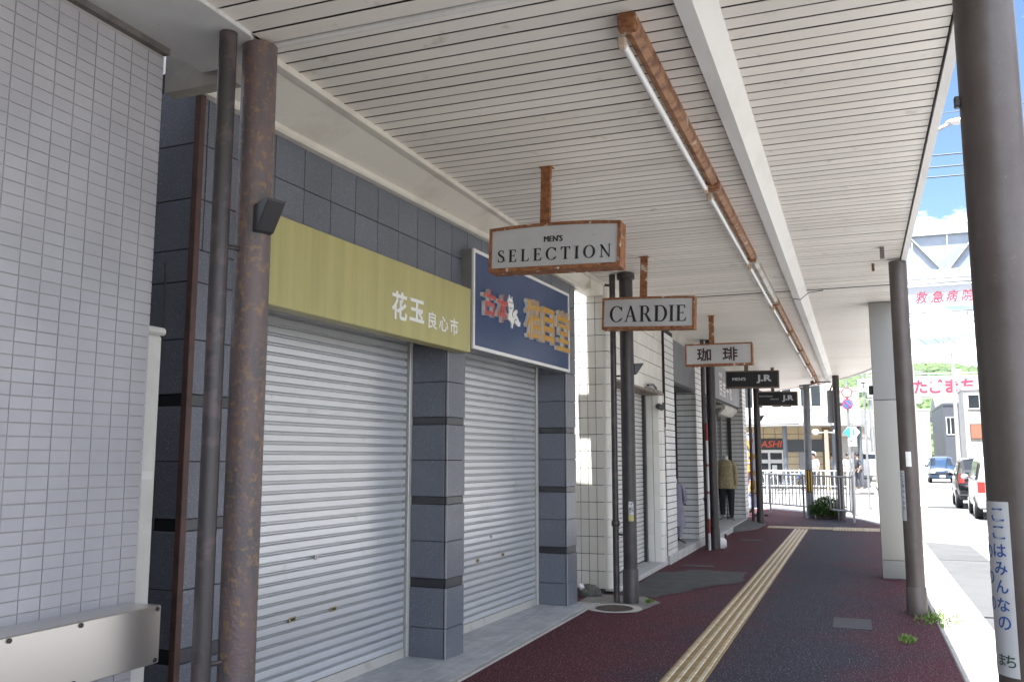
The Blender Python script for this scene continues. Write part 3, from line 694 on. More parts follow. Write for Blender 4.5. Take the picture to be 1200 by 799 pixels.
cam_ang = math.atan2(-3.44, -.50)   # direction from post to viewer
c1 = (.50, 3.44)
w1 = wrap('wrap_sign', c1, .0995, R(160), R(243), .845, 1.405, wrapw, p1, 20)
for k, ch in enumerate('ここはみんなの'): curved_text(ch, c1, .1, R(219), .050, 1.362 - k * .058, .043, ink_blue, w1, .012)
for k, ch in enumerate('のりの'): curved_text(ch, c1, .1, R(187), .045, 1.24 - k * .085, .045, ink_blue, w1, .012)
curved_text('ま', c1, .1, R(207), .032, .895, .038, ink_green, w1, .008); curved_text('ち', c1, .1, R(227), .036, .895, .038, ink_green, w1, .008)
MB().box(.385, .41, 3.425, 3.455, 2.80, 2.84).build('clip', dark_metal, p1, bev=.004)
wrap('sticker', (.485, 9.98), .0893, R(250), R(283), 1.46, 1.61, ink_white, p2, 6)
w2 = wrap('wrap_sign', (.485, 9.98), .0895, R(170), R(235), .92, 1.42, wrapw, p2, 8)
for k, ch in enumerate('ここはみんなの'): curved_text(ch, (.485, 9.98), .090, R(222), .03, 1.38 - k * .056, .036, ink_blue, w2, .01)
wrap('sticker', (-2.345, 9.63), .0775, R(275), R(318), .935, 1.08, M('sticker_pale', (.5, .5, .5), .5, c2=(.08, .09, .13), sc=30, lo=.48, hi=.55), p3, 6)
wrap('sticker', (-2.345, 9.63), .0775, R(275), R(318), .87, .934, M('sticker_yellow', (.42, .36, .12), .5), p3, 6)
# drain pipes
def drain(x, y, r, ztop, label, px, py):
    t = thing('drain_pipe', label, 'pipe', (x, y, 0), group='drain pipes beside the posts')
    MB().tube([(x, y, -.02 + (ztop + .02) * k / 10) for k in range(11)], r, 20).build('shaft', pipe_mat, t, smooth=40)
    for z in (.72, 2.45):
        d = Vector((px - x, py - y, 0)); MB().tube([(x, y, z), (px, py, z)], .011, 8).build('clamp', pipe_mat, t)
    if y > 5: MB().tube([(x, y, .80), (x, y, .82), (x, y, .86), (x, y, .88)], [r, r + .012, r + .012, r], 16).build('joint', pipe_mat, t, smooth=40)
drain(-2.495, 3.0, .038, 3.40, 'thin brown drain pipe beside the rusty fat post', -2.455, 3.17)
drain(-2.50, 9.62, .034, 3.6, 'thin black drain pipe between white shop corner and brown post', -2.345, 9.63)
drain(-2.46, 15.62, .034, 3.6, 'thin black drain pipe next to the striped pipe', -2.345, 15.75)
drain(-2.36, 21.9, .034, 3.6, 'thin black drain pipe beside the colourful banner', -2.2, 21.95)
# stainless pillar
t = thing('steel_pillar', 'square pillar clad in stainless steel with granite flanks by the kerb', 'pillar', (.36, 12.8, 0))
MB().box(.235, .50, 12.67, 12.98, -.02, 3.66).build('core', M('speckled_granite', (.27, .265, .27), .4, c2=(.2, .195, .2), sc=2, c3=(.13, .13, .14), sc3=70, lo3=.55, hi3=.64), t, bev=.004)
for z0, z1 in ((.012, .24), (.244, 2.3), (2.304, 3.6)):
    MB().box(.232, .508, 12.645, 12.668, z0, z1).build('cladding', steel if z0 < .5 and z0 > .1 else M('dull_steel', (.25, .242, .23), .42, metal=.85), t, bev=.004)
MB().box(.18, .235, 12.72, 12.80, 2.38, 2.5).build('hook', dark_metal, t, bev=.01)

# ------------------------------------------------------------------ hanging signs
def hanging(xc, y, zc, w, h, label, frame, face, dep=.13, roll=0., bow=0., rodx=None, ztop=3.612, rodw=.036):
    t = thing('hanging_sign', label, 'sign', (xc, y, zc), 0.0, 'signs hanging from the canopy')
    t.rotation_euler.y = roll
    a, b_ = w / 2, h / 2; f = .022
    m = MB(); n_ = 8
    top = lambda x: b_ + bow * (1 - (x / a) ** 2)
    for k in range(n_):
        x0, x1 = -a + w * k / n_, -a + w * (k + 1) / n_
        m.v += []; q = len(m.v)
        for yy in (0, dep):
            m.v += [(x0, yy, top(x0)), (x1, yy, top(x1)), (x1, yy, top(x1) - f), (x0, yy, top(x0) - f)]
        m.f += [tuple(q + i for i in ff) for ff in ((0, 3, 2, 1), (4, 5, 6, 7), (0, 1, 5, 4), (3, 7, 6, 2), (0, 4, 7, 3), (1, 2, 6, 5))]
    m.build('top_rail', frame, t)
    MB().box(-a, a, -.004, dep + .004, -b_, -b_ + f * 1.3).build('bottom_rail', frame, t, bev=.003)
    for s_ in (-1, 1):
        e = MB().box(s_ * a - (f if s_ > 0 else 0), s_ * a + (0 if s_ > 0 else f), .001, dep - .001, -b_ + f * 1.3, b_ - f).build('end_plate', frame, t)
        if s_ > 0 and bow:
            for q in range(2): MB().box(a, a + .002, .04, .09, b_ - .07 - q * .022, b_ - .06 - q * .022).build('vent_slot', dark_metal, e)
    m = MB(); xs = [-a + f + (w - 2 * f) * k / n_ for k in range(n_ + 1)]
    for x0, x1 in zip(xs, xs[1:]):
        for yy in (.008, dep - .008): m.quad((x0, yy, -b_ + f), (x1, yy, -b_ + f), (x1, yy, top(x1) - f * .9), (x0, yy, top(x0) - f * .9))
    m.build('panel', face, t)
    rx = (rodx if rodx is not None else 0)
    ln = ztop - zc - b_
    MB().box(rx - rodw, rx + rodw, dep / 2 - .02, dep / 2 + .02, b_ - .01, b_ + ln + .02).build('hanger', frame, t, bev=.004)
    MB().box(rx - rodw * 1.3, rx + rodw * 1.3, dep / 2 - .035, dep / 2 + .035, b_ + ln - .008, b_ + ln).build('mount_plate', dark_metal if frame is not rust_paint else frame, t)
    return t
s = hanging(-1.915, 5.75, 3.005, .965, .318, 'rust framed white hanging sign with serif word and small heading', rust_paint, sign_white, .15, R(1.6), .02, -.085)
for q in (-1, 0, 1): lettering("MEN'S", .135, .043, ink, s, (q * .0022, .007, .062), '-y', .002 + q * .0003, .0)
serif('SELECTION', .83, .088, ink, s, (.0, .007, -.045), '-y', .34, roll=0)
MB().box(-.362, -.354, .0045, .0065, -.083, -.076).build('mark', ink, s)
s = hanging(-1.93, 8.83, 3.01, .955, .33, 'rust framed white hanging sign with one large serif word', rust_paint, sign_white, .14, R(2.2), .006, -.06)
serif('CARDIE', .79, .165, ink, s, (0, .007, -.005), '-y', .10)
s = hanging(-1.81, 12.97, 3.03, .96, .325, 'rust framed white hanging sign with two brown kanji', rust_paint, sign_white, .14, R(.4), .0, -.10)
lettering('珈', .205, .195, brown_ink, s, (-.205, .007, .0), '-y', .002, .022); lettering('琲', .215, .20, brown_ink, s, (.165, .007, .0), '-y', .002, .022)
blk_frame = M('dull_bronze_frame', (.16, .115, .085), .55, c2=(.08, .055, .04), sc=20)
s = hanging(-1.80, 17.3, 3.02, .98, .33, 'black hanging sign with silver letters above the smaller black one', blk_frame, black_paint, .13, R(.7), .0, -.11)
[lettering("MEN'S", .24, .06, silver_ink, s, (-.24 + q * .004, .007, .01), '-y', .002 + q * .0003, .0) for q in (-1, 0, 1)]; lettering('J.R', .28, .16, silver_ink, s, (.22, .007, .005), '-y', .002, .04)
s = hanging(-1.66, 21.2, 2.89, .90, .33, 'smaller black hanging sign with two lines of tiny silver letters', blk_frame, black_paint, .13, R(.9), .0, -.1)
lettering('BOUTIQUE', .29, .036, silver_ink, s, (-.25, .007, .055), '-y', .002, .012); lettering('SALON', .18, .032, silver_ink, s, (-.06, .007, -.01), '-y', .002, .012); lettering('J.R', .25, .15, silver_ink, s, (.235, .007, .005), '-y', .002, .04)

# ------------------------------------------------------------------ white tiled shop
FX = -2.675
ws = thing('white_tiled_shop', 'white tiled shop row with bands of glazed brick and grey fascia boards', 'building', (FX, 16, 0))
MB().box(-9, -3.42, 10.16, 23.1, -.1, 7.6).build('core', plaster, ws)
MB().box(-3.42, FX - .012, 10.2045, 13.22, 2.50, 7.6).build('upper_wall', grout_d, ws)
MB().box(-3.42, -2.79, 10.13, 10.2035, -.05, 7.6).build('corner_core', grout_d, ws)
MB().box(-3.42, FX - .012, 13.02, 13.215, -.05, 2.5).build('pier_core', grout_d, ws)
PW, PH = .0985, .1955
tw = boxmesh('wall_tile', PW - .007, .014, PH - .007, tile_white, .002)
twf = boxmesh('wall_tile', .014, PW - .007, PH - .007, tile_white, .002)
# corner return facing the granite shop
for i in range(5):
    for j in range(18):
        x = -2.80 - i * PW; z = .06 + PH / 2 + j * PH
        piece('wall_tile', tw, ws, (x, 10.125, z))
# rounded corner tiles
rc = MB(); nseg = 6; r_ = .085
pr = [(-2.752 + (FX + .0 + 2.752) * math.sin(a), 10.118 + .085 * (1 - math.cos(a))) for a in [R(90) * k / nseg for k in range(nseg + 1)]]
pr2 = [(x - .02, y + .012) for x, y in pr]
rc.prism(pr + pr2[::-1], -PH / 2 + .0035, PH / 2 - .0035, 'z'); rc = rc.mesh('corner_tile', smooth=40); rc.materials.append(tile_white)
for j in range(18): piece('corner_tile', rc, ws, (0, 0, .06 + PH / 2 + j * PH))
# upper front band of long tiles
tb_ = boxmesh('wall_tile', .014, PW * 1 - .003, PH - .007, tile_white, .0015)
for i in range(31):
    for j in range(12, 18):
        y = 10.21 + PW / 2 + i * PW
        if y > 13.19: continue
        piece('wall_tile', tb_, ws, (FX - .004, y, .06 + .08 + PH / 2 + j * PH))
MB().box(-3.42, FX + .015, 10.21, 13.2, 2.462, 2.492).build('lintel_edge', M('rusty_lintel', (.24, .20, .17), .7, c2=(.1, .07, .055), sc=14), ws)
# lower tiled pier facing the viewer
for i in range(4):
    for j in range(13):
        x = -2.752 - i * PW; z = .05 + PH / 2 + j * .188
        piece('wall_tile', tw, ws, (x, 13.008, z))
rc2 = MB(); pr = [(-2.702 + .07 * math.sin(a), 13.002 + .07 * (1 - math.cos(a))) for a in [R(90) * k / nseg for k in range(nseg + 1)]]
pr = [(x + .0, y) for x, y in pr] + [(FX + .043, 13.2), (FX + .03, 13.2)]; pr2 = [(x - .02, y + .012) for x, y in pr[:nseg + 1]]
rc2.prism(pr[:nseg + 1] + [(-2.632, 13.20), (-2.66, 13.20)] + pr2[::-1][:1] + pr2[::-1][1:], -.0905, .0905, 'z'); rc2 = rc2.mesh('corner_tile', smooth=40); rc2.materials.append(tile_white)
for j in range(13): piece('corner_tile', rc2, ws, (-.03, 0, .05 + PH / 2 + j * .188))
# recessed shutter of the first bay
t = thing('roller_shutter', 'narrow white roller shutter behind the post with the yellow sticker', 'shutter', (-2.95, 11.6, 0), group='shop roller shutters')
for k in range(39):
    piece('slat', boxmesh('slat', .018, 2.66, .054, M('white_slat', (.60, .60, .58), .45, rnd=.03), .006), t, (-2.95, 11.67, .11 + k * .062))
MB().box(-2.968, -2.962, 10.3, 13.0, .05, 2.5).build('backing', grout_d, t)
MB().box(-2.98, -2.90, 12.93, 12.985, .05, 2.47).build('guide_rail', dark_metal, t)
MB().box(-2.80, -2.70, 10.27, 10.34, .02, 2.47).build('guide_rail', M('white_rail', (.62, .62, .6), .4), t)
# brick piers: courses of glazed brick
def bricks(x0, x1, y0, y1, z0, z1, par, course=.098, front=True, side=True, fw=.11):
    m = MB(); nC = int((z1 - z0) / course)
    g_ = .014
    MB().box(x0, x1 - .012, y0 + .012, y1, z0, z1).build('pier_core', grout_d, par)
    for c_ in range(nC):
        za = z0 + c_ * course + g_ / 2; zb = za + course - g_
        if front:
            nn = max(1, round((y1 - y0) / fw)); w_ = (y1 - y0) / nn
            for q in range(nn): m.box(x1 - .012, x1 + random.uniform(-.001, .001), y0 + q * w_ + .002, y0 + (q + 1) * w_ - .002, za, zb)
        if side:
            nn = max(1, round((x1 - x0) / .22)); w_ = (x1 - x0) / nn
            for q in range(nn): m.box(x0 + q * w_ + .002, x0 + (q + 1) * w_ - .002, y0 + random.uniform(-.001, .001), y0 + .013, za, zb)
    m.build('brick', brick_white, par, kind='stuff')
bricks(-3.3, FX + .03, 13.225, 13.93, .10, 3.5, ws, side=False)
bricks(-3.42, FX + .03, 15.95, 16.85, .13, 3.5, ws)
bricks(-3.42, FX + .11, 22.25, 22.95, .10, 3.5, ws)
# entrance recess and its dark door frame
MB().box(-3.43, -3.41, 13.93, 15.95, .1, 2.75).build('shop_front', glass_dark, ws)
MB().box(-3.43, -3.41, 16.85, 22.25, .1, 2.75).build('shop_front', M('dim_interior', (.12, .115, .11), .7, c2=(.05, .05, .05), sc=3), ws)
for y in (13.96, 14.6, 15.3, 15.9): MB().box(-3.41, -3.37, y - .03, y + .03, .1, 2.7).build('door_frame', dark_metal, ws)
MB().box(-3.05, -2.99, 15.90, 15.945, .13, 2.72).build('door_frame', dark_metal, ws)
MB().box(-2.93, -2.85, 22.19, 22.24, .12, 2.72).build('door_frame', dark_metal, ws)
MB().box(-3.12, -3.08, 22.2, 22.24, .12, 2.6).build('door_frame', M('grey_frame', (.3, .3, .3), .5), ws)
MB().box(-3.41, FX, 13.93, 15.95, 2.70, 2.735).build('soffit', dark_metal, ws)
MB().box(-3.41, FX, 16.85, 22.25, 2.70, 2.735).build('soffit', dark_metal, ws)
MB().box(-3.41, FX - .02, 13.93, 22.25, 3.42, 7.6).build('upper_wall', plaster, ws)
MB().prism([(-3.0, 2.5), (-2.78, 2.5), (-2.66, 2.62), (-2.66, 2.70), (-3.0, 2.70)], 19.9, 21.95, 'y').build('shutter_box', M('shutter_box_white', (.55, .54, .5), .5, c2=(.4, .38, .34), sc=5), ws, bev=.006)
MB().box(-3.42, -3.0, 16.85, 17.9, .1, 2.7).build('side_panel', M('blue_grey_panel', (.13, .15, .18), .4), ws)
MB().box(-3.41, -2.75, 17.9, 17.96, .1, 2.7).build('door_frame', M('alu_frame', (.4, .41, .42), .4, metal=.4), ws)
# steps
stepm = M('step_tile', (.40, .41, .42), .5, c2=(.33, .34, .35), sc=5, c3=(.5, .5, .5), sc3=30, lo3=.66, hi3=.8)
stepr = M('step_riser_tile', (.58, .58, .57), .35, c2=(.46, .46, .45), sc=6)
for y0, y1, x1, h in ((10.36, 13.2, FX + .01, .062), (13.22, 16.9, FX + .045, .13), (17.35, 22.2, FX + .15, .115)):
    st = MB().box(-3.42, x1, y0, y1, -.02, h).build('step', stepm, ws)
    nn = int((y1 - y0) / .1)
    me = boxmesh('riser_tile', .01, (y1 - y0) / nn - .004, h - .008, stepr, .001)
    for q in range(nn): piece('riser_tile', me, st, (x1 + .005, y0 + (q + .5) * (y1 - y0) / nn, h / 2 - .004))
MB().box(-3.42, FX + .03, 13.215, 13.225, 2.0, 3.5).build('joint', grout_d, ws)
# rock / rubble at the wall foot
m = MB(); m.ell((-2.93, 9.98, .02), .17, .11, .10, 10, 6)
for i, v in enumerate(m.v): m.v[i] = (v[0] + random.uniform(-.02, .02), v[1] + random.uniform(-.02, .02), v[2] + random.uniform(-.015, .015))
m.build('rubble_lump', M('dirty_cement', (.085, .085, .08), .95, c2=(.13, .13, .12), sc=12, bump=.5, bsc=40), label='grey lump of old cement at the foot of the white shop corner', cat='rubble', org=(-2.93, 9.98, 0))
m = MB(); m.ell((-2.98, 9.86, .115), .045, .035, .03, 8, 5)
for i, v in enumerate(m.v): m.v[i] = (v[0] + random.uniform(-.012, .012), v[1] + random.uniform(-.012, .012), v[2] + random.uniform(-.01, .01))
m.build('paper_scrap', ink_white, label='crumpled white scrap on the cement lump at the wall foot', cat='litter', org=(-2.98, 9.86, .09))
# fascia boards
grey_board = M('grey_fascia', (.16, .165, .185), .45, c2=(.13, .135, .15), sc=2)
t = thing('shop_sign', 'plain dark grey fascia board between the first two brick piers', 'sign', (FX, 14.9, 2.74), group='shop fascia signs')
MB().box(FX - .06, FX + .03, 13.95, 15.93, 2.742, 3.41).build('panel', grey_board, t, bev=.004)
MB().box(FX - .05, FX + .02, 13.96, 15.9, 2.715, 2.741).build('underside', dark_metal, t)
t = thing('shop_sign', 'grey fascia board with white kanji between the far brick piers', 'sign', (FX, 19.5, 2.74), group='shop fascia signs')
MB().box(FX - .06, FX + .06, 16.87, 22.24, 2.745, 3.46).build('panel', M('grey_fascia_light', (.22, .23, .255), .45), t, bev=.004)
for k, ch in enumerate('民芸十松'): lettering(ch, .42, .33, ink_white, t, (FX + .0605, 18.95 + k * .52, 2.985), '+x', .003, .02)
lettering('の店', .5, .10, ink_white, t, (FX + .0605, 18.95, 3.28), '+x', .003, .01)
# security camera on the brick pier
t = thing('security_camera', 'small black security camera on the white brick pier', 'camera', (FX + .05, 13.1, 2.3))
MB().tube([(FX - .02, 13.12, 2.37), (FX + .03, 13.08, 2.33)], .02, 8).build('arm', dark_metal, t)
MB().tube([(FX - .03, 13.0, 2.30), (FX + .05, 12.85, 2.27)], .045, 12).build('housing', dark_metal, t, smooth=40)
# thin irregular ledge with dark bits above the first bay, not a lamp
t = thing('wall_ledge', 'small weathered ledge under the white tile band', 'lamp', (FX, 12.3, 2.5))
MB().box(FX + .016, FX + .045, 11.9, 12.95, 2.495, 2.515).build('ledge', M('ledge_grey', (.3, .29, .27), .6, c2=(.12, .1, .09), sc=12), t, bev=.012)
MB().tube([(FX + .05, 11.95, 2.53), (FX + .06, 12.25, 2.56), (FX + .05, 12.5, 2.525)], .016, 8).build('cable', dark_metal, t)

# ------------------------------------------------------------------ striped pipe, banners, mannequins, ramp
t = thing('striped_pipe', 'red and white striped pipe standing beside a brown post', 'pipe', (-2.41, 15.52, 0))
redp = M('red_paint', (.30, .025, .03), .4); whp = M('white_pole_paint', (.62, .62, .62), .4)
z = 0
for k, (h, mt) in enumerate(((.28, whp), (.24, redp), (.42, whp), (.04, redp), (.42, whp), (.04, redp), (.40, whp), (.30, redp))):
    MB().tube([(-2.405, 15.52, z), (-2.405, 15.52, z + h)], .022, 12, cap=True).build('red_band' if mt is redp else 'white_band', mt, t, smooth=40); z += h
t = thing('water_weight', 'white rounded plastic weight on the pavement at the foot of a brown post', 'weight', (-2.33, 15.9, 0))
MB().tube([(-2.33, 15.92, 0), (-2.33, 15.92, .03), (-2.33, 15.92, .13), (-2.33, 15.92, .17), (-2.33, 15.92, .18)], [.13, .155, .155, .12, .03], 20).build('tank', whp, t, smooth=50)
MB().tube([(-2.33, 15.92, .17), (-2.33, 15.92, .22)], .03, 10).build('neck', whp, t)
def flag(name, label, x, y, z0, z1, w, mat, lean, pole_mat, rot):
    t = thing(name, label, 'banner', (x, y, 0))
    MB().tube([(x, y, 0), (x + lean, y, z1 + .12)], .013, 8).build('pole', pole_mat, t)
    MB().tube([(x + lean, y, z1 + .02), (x + lean - w * math.cos(rot), y - w * math.sin(rot), z1 + .02 - .03)], .008, 6).build('cross_arm', pole_mat, t)
    m = MB(); nz, nx = 16, 5
    P = lambda i, j: (x + lean * (z0 + (z1 - z0) * i / nz) / z1 - w * math.cos(rot) * j / nx, y - w * math.sin(rot) * j / nx + .02 * math.sin(i * .8 + j), z0 + (z1 - z0) * i / nz - .03 * j / nx)
    for i in range(nz):
        for j in range(nx): m.quad(P(i, j), P(i, j + 1), P(i + 1, j + 1), P(i + 1, j))
    c_ = m.build('cloth', mat, t, smooth=60)
    MB().tube([(x, y, 0), (x, y, .05), (x, y, .1)], [.2, .2, .03], 14).build('base', rubber, t)
    return t, c_
bmat = M('banner_cloth', (.60, .58, .66), .8, c2=(.25, .35, .58), sc=1.6, lo=.52, hi=.64, c3=(.55, .60, .62), sc3=2.6, lo3=.55, hi3=.62)
t, cl = flag('nobori_banner', 'tall pastel banner with yellow red edged katakana leaning beside a post', -2.50, 25.0, .22, 2.2, .44, bmat, -.04, whp, R(0))
yel = M('banner_yellow', (.62, .40, .06), .6); edge = M('banner_red', (.45, .06, .05), .6)
for k, (ch, h) in enumerate((('ペ', .36), ('ッ', .30), ('ト', .38), ('館', .40))):
    z = 1.93 - k * .385; x = -2.80 + k * .055
    o = lettering(ch, .34, h, edge, cl, (x, 24.955, z), '-y', .002, .045, roll=R(-14)); o = lettering(ch, .30, h * .9, yel, cl, (x, 24.95, z), '-y', .002, .012, roll=R(-14))
t, cl = flag('nobori_banner', 'narrow plain red banner in the shop doorway behind a post', -2.68, 18.2, .4, 2.05, .12, redp, .0, dark_metal, R(0))
def mannequin(x, y, z, label, top, trouser, sc=1.0, arms=True, coat=False):
    t = thing('mannequin', label, 'mannequin', (x, y, z))
    skin = M('mannequin_white', (.62, .62, .60), .4)
    e = lambda pr: [(x, y, z + q * sc) for q in pr]
    def lobe(name, prof, mat, dx=0, dy=0, flat=.62, ruffle=0.):
        m = MB(); seg = 20
        for q, (zz, r) in enumerate(prof):
            for j in range(seg):
                a = 2 * math.pi * j / seg; rr = r * (1 + ruffle * math.sin(a * 5 + zz * 9) * (1 - q / len(prof)))
                m.v.append((x + dx + rr * sc * math.cos(a), y + dy + rr * flat * sc * math.sin(a), z + zz * sc))
        for q in range(len(prof) - 1):
            for j in range(seg): m.f.append((q * seg + j, q * seg + (j + 1) % seg, (q + 1) * seg + (j + 1) % seg, (q + 1) * seg + j))
        m.f.append(tuple(range(seg - 1, -1, -1))); m.f.append(tuple((len(prof) - 1) * seg + j for j in range(seg)))
        return m.build(name, mat, t, smooth=60)
    lobe('neck', [(1.36, .06), (1.42, .055), (1.47, .055), (1.485, .03)], skin, flat=.9)
    lobe('top', [(.72 if not coat else .38, .235), (.80 if not coat else .6, .22), (1.0, .185), (1.2, .18), (1.30, .175), (1.36, .13), (1.39, .065)], top, ruffle=.06)
    for s_ in (-1, 1):
        MB().tube([(x + s_ * .15 * sc, y, z + 1.33 * sc), (x + s_ * .205 * sc, y, z + 1.18 * sc), (x + s_ * .225 * sc, y - .01, z + (.92 if not coat else .95) * sc), (x + s_ * .22 * sc, y - .03, z + (.80 if not coat else .9) * sc)], [.06 * sc, .058 * sc, .05 * sc, .046 * sc], 12).build('sleeve', top, t, smooth=60)
        MB().tube([(x + s_ * .095 * sc, y, z + .80 * sc), (x + s_ * .10 * sc, y, z + .45 * sc), (x + s_ * .10 * sc, y, z + .12 * sc)], [.10 * sc, .075 * sc, .055 * sc], 12).build('trouser_leg', trouser, t, smooth=60)
    MB().tube([(x, y, z + .7 * sc), (x, y, z + .01)], .012, 8).build('stand_pole', dark_metal, t)
    for k in range(3):
        a = R(90 + 120 * k); MB().tube([(x, y, z + .08), (x + .2 * math.cos(a), y + .2 * math.sin(a), z + .008)], .01, 6).build('foot', dark_metal, t)
    return t
mannequin(-2.92, 15.25, .13, 'headless mannequin in a long lavender coat in the brick doorway', M('lavender_cloth', (.30, .29, .36), .8, c2=(.25, .24, .31), sc=9), M('grey_cloth', (.3, .29, .34), .8), .72, coat=True)
mannequin(-2.89, 21.4, .115, 'white necked mannequin in a gold patterned tunic and black trousers', M('gold_pattern_cloth', (.25, .20, .10), .8, c2=(.36, .32, .22), sc=28, lo=.45, hi=.6), M('black_cloth', (.018, .018, .022), .9), 1.0)
m = MB(); m.v = [(-2.50, 19.3, 0.003), (-2.50, 22.3, .003), (-2.06, 21.95, .003), (-2.12, 20.3, .003), (-2.51, 19.5, .10), (-2.51, 22.1, .10)]
m.f = [(0, 3, 4), (4, 3, 2, 5), (5, 2, 1), (0, 4, 5, 1), (0, 1, 2, 3)]
m.build('step_ramp', M('rubber_ramp', (.075, .076, .08), .8, c2=(.05, .05, .055), sc=12, bump=.3), label='dark rubber ramp leading up to the step below the gold dressed mannequin', cat='ramp', org=(-2.4, 20.8, 0))
# parked scooter behind the banner
t = thing('scooter', 'dark scooter parked behind the pastel banner past the last brick pier', 'scooter', (-3.0, 26.4, 0))
for y in (26.0, 27.15):
    wv = MB(); c0 = (-3.0 if y < 26.5 else -3.15, y, .24)
    pts = [(c0[0] + .19 * math.cos(a), c0[1] + 0.06 * math.cos(a), c0[2] + .19 * math.sin(a)) for a in [2 * math.pi * k / 20 for k in range(21)]]
    wl_ = wv.tube(pts, .05, 8).build('wheel', rubber, t, smooth=50)
    MB().ell(c0, .10, .035, .10).build('hub', rail_mat, wl_, smooth=60)
MB().prism([(25.95, .45), (26.2, .40), (26.5, .28), (26.9, .30), (27.0, .55), (27.4, .6), (27.4, .72), (26.85, .74), (26.6, .42), (26.3, .5), (26.15, 1.0), (26.02, 1.0)], -3.2, -2.92, 'x').build('body', M('navy_scooter_paint', (.02, .025, .05), .25), t, bev=.03)
MB().tube([(-3.35, 26.15, 1.02), (-2.75, 26.15, 1.02)], .018, 8).build('handlebar', dark_metal, t)

# ------------------------------------------------------------------ end of the pavement: fence, planter, poles
galv = M('galvanised_steel', (.32, .33, .34), .4, metal=.5, c2=(.24, .245, .25), sc=8)
def fence(label, pts, z0, z1, mat, bar_gap, post_gap=2.0, r=.02, br=.009, group='footway fences'):
    t = thing('fence', label, 'fence', (pts[0][0], pts[0][1], 0), group=group)
    for (xa, ya), (xb, yb) in zip(pts, pts[1:]):
        L = math.hypot(xb - xa, yb - ya)
        for z in (z0, z1): MB().tube([(xa, ya, z), (xb, yb, z)], r * .8, 8).build('rail', mat, t)
        nb = int(L / bar_gap)
        bm_ = MB().tube([(0, 0, z0), (0, 0, z1)], br, 6).mesh('bar'); bm_.materials.append(mat)
        for k in range(1, nb):
            f_ = k / nb; piece('bar', bm_, t, (xa + (xb - xa) * f_, ya + (yb - ya) * f_, 0))
        npst = max(1, round(L / post_gap))
        for k in range(npst + 1):
            f_ = k / npst; x, y = xa + (xb - xa) * f_, ya + (yb - ya) * f_
            MB().tube([(x, y, -.02), (x, y, z1 + .04)], r, 10).build('post', mat, t)
    return t
fence('grey steel bar fence across the pavement end behind the planter', [(-.14, 23.15), (-1.4, 25.3), (-4.3, 28.9)], .26, 1.08, M('grey_fence_paint', (.27, .275, .28), .45), .155, 1.7, .028, .016)
fence('white bar fence on the far side of the cross street', [(-7.5, 43.2), (-.45, 43.2)], .25, .95, M('white_fence_paint', (.55, .55, .55), .4), .19, 2.0, .04, .022)
# striped street pole
t = thing('street_pole', 'grey street pole with yellow and black hazard stripes beside the planter', 'pole', (-1.2, 24.5, 0))
MB().tube([(-1.2, 24.5, -.05), (-1.2, 24.5, 1.5), (-1.18, 24.5, 3.45)], [.10, .095, .085], 20).build('shaft', M('grey_pole_paint', (.17, .18, .20), .45, c2=(.12, .125, .14), sc=6), t, smooth=40)
hz = wrap('hazard_band', (-1.2, 24.5), .0995, R(195), R(345), .66, 1.23, M('hazard_black', (.02, .02, .02), .5), t, 12)
for k in range(3):
    wrap('stripe', (-1.2, 24.5), .1005, R(222 + k * 40), R(236 + k * 40), .68, 1.21, M('hazard_yellow', (.60, .36, .02), .5), hz, 4)
for z in (3.35, 3.42): MB().tube([(-1.35, 24.5, z), (-1.05, 24.45, z + .02)], .025, 8).build('bracket', galv, t)
MB().tube([(-1.2, 24.5, 3.4), (-.9, 24.4, 3.5), (-.55, 24.2, 3.48)], .018, 8).build('arm', galv, t)
MB().ell((-.98, 24.42, 3.5), .09, .05, .05).build('joint_box', M('rust_box', (.22, .09, .04), .7), t)
t = thing('planter', 'leafy green shrub in a low brown planter between pole and post', 'planter', (-.8, 24.3, 0))
MB().box(-1.06, -.46, 24.25, 24.55, 0, .2).build('trough', M('planter_brown', (.085, .06, .045), .8, c2=(.05, .04, .035), sc=8), t, bev=.01)
m = MB()
for k in range(2600):
    a = random.uniform(0, 2 * math.pi); q = random.random() ** .5
    c_ = Vector((-.78 + .44 * q * math.cos(a), 24.34 + .26 * q * math.sin(a), .10 + random.random() * .46 * (1.08 - .6 * q * q)))
    d = Vector((random.gauss(0, 1), random.gauss(0, 1), random.gauss(.4, .7))).normalized(); u = d.cross(Vector((.3, .2, 1))).normalized() * .02
    s_ = random.uniform(.06, .12); m.quad(c_ - d * s_ * .5, c_ + u, c_ + d * s_ * .5, c_ - u)
m.build('foliage', leaf, t, kind='stuff')
# weeds by the kerb
def weed(label, x, y, n_, spread, h, name='weed_tuft'):
    m = MB()
    for k in range(n_):
        a = random.uniform(0, 6.28); q = random.random() * spread; bx, by = x + q * math.cos(a) * .45, y + q * math.sin(a)
        hh = h * random.uniform(.4, 1); tip = Vector((bx + random.gauss(0, .4) * hh, by + random.gauss(0, .4) * hh, hh)); w_ = .006
        mid = (Vector((bx, by, 0)) + tip) / 2 + Vector((0, 0, hh * .15))
        m.quad((bx - w_, by, .002), (bx + w_, by, .002), mid + Vector((w_, 0, 0)), mid - Vector((w_, 0, 0))); m.quad(mid - Vector((w_, 0, 0)), mid + Vector((w_, 0, 0)), tip)
    m.build(name, grass_mat, label=label, cat='weeds', org=(x, y, 0), kind='stuff')
weed('bright green tuft of weeds sprouting along the sunlit kerb joint', .63, 9.75, 150, .5, .05)
weed('low patch of weeds growing in the pavement near the street post', .33, 8.55, 120, .16, .045)
weed('small weeds at the foot of the post with the yellow sticker', -2.17, 9.72, 40, .1, .05)

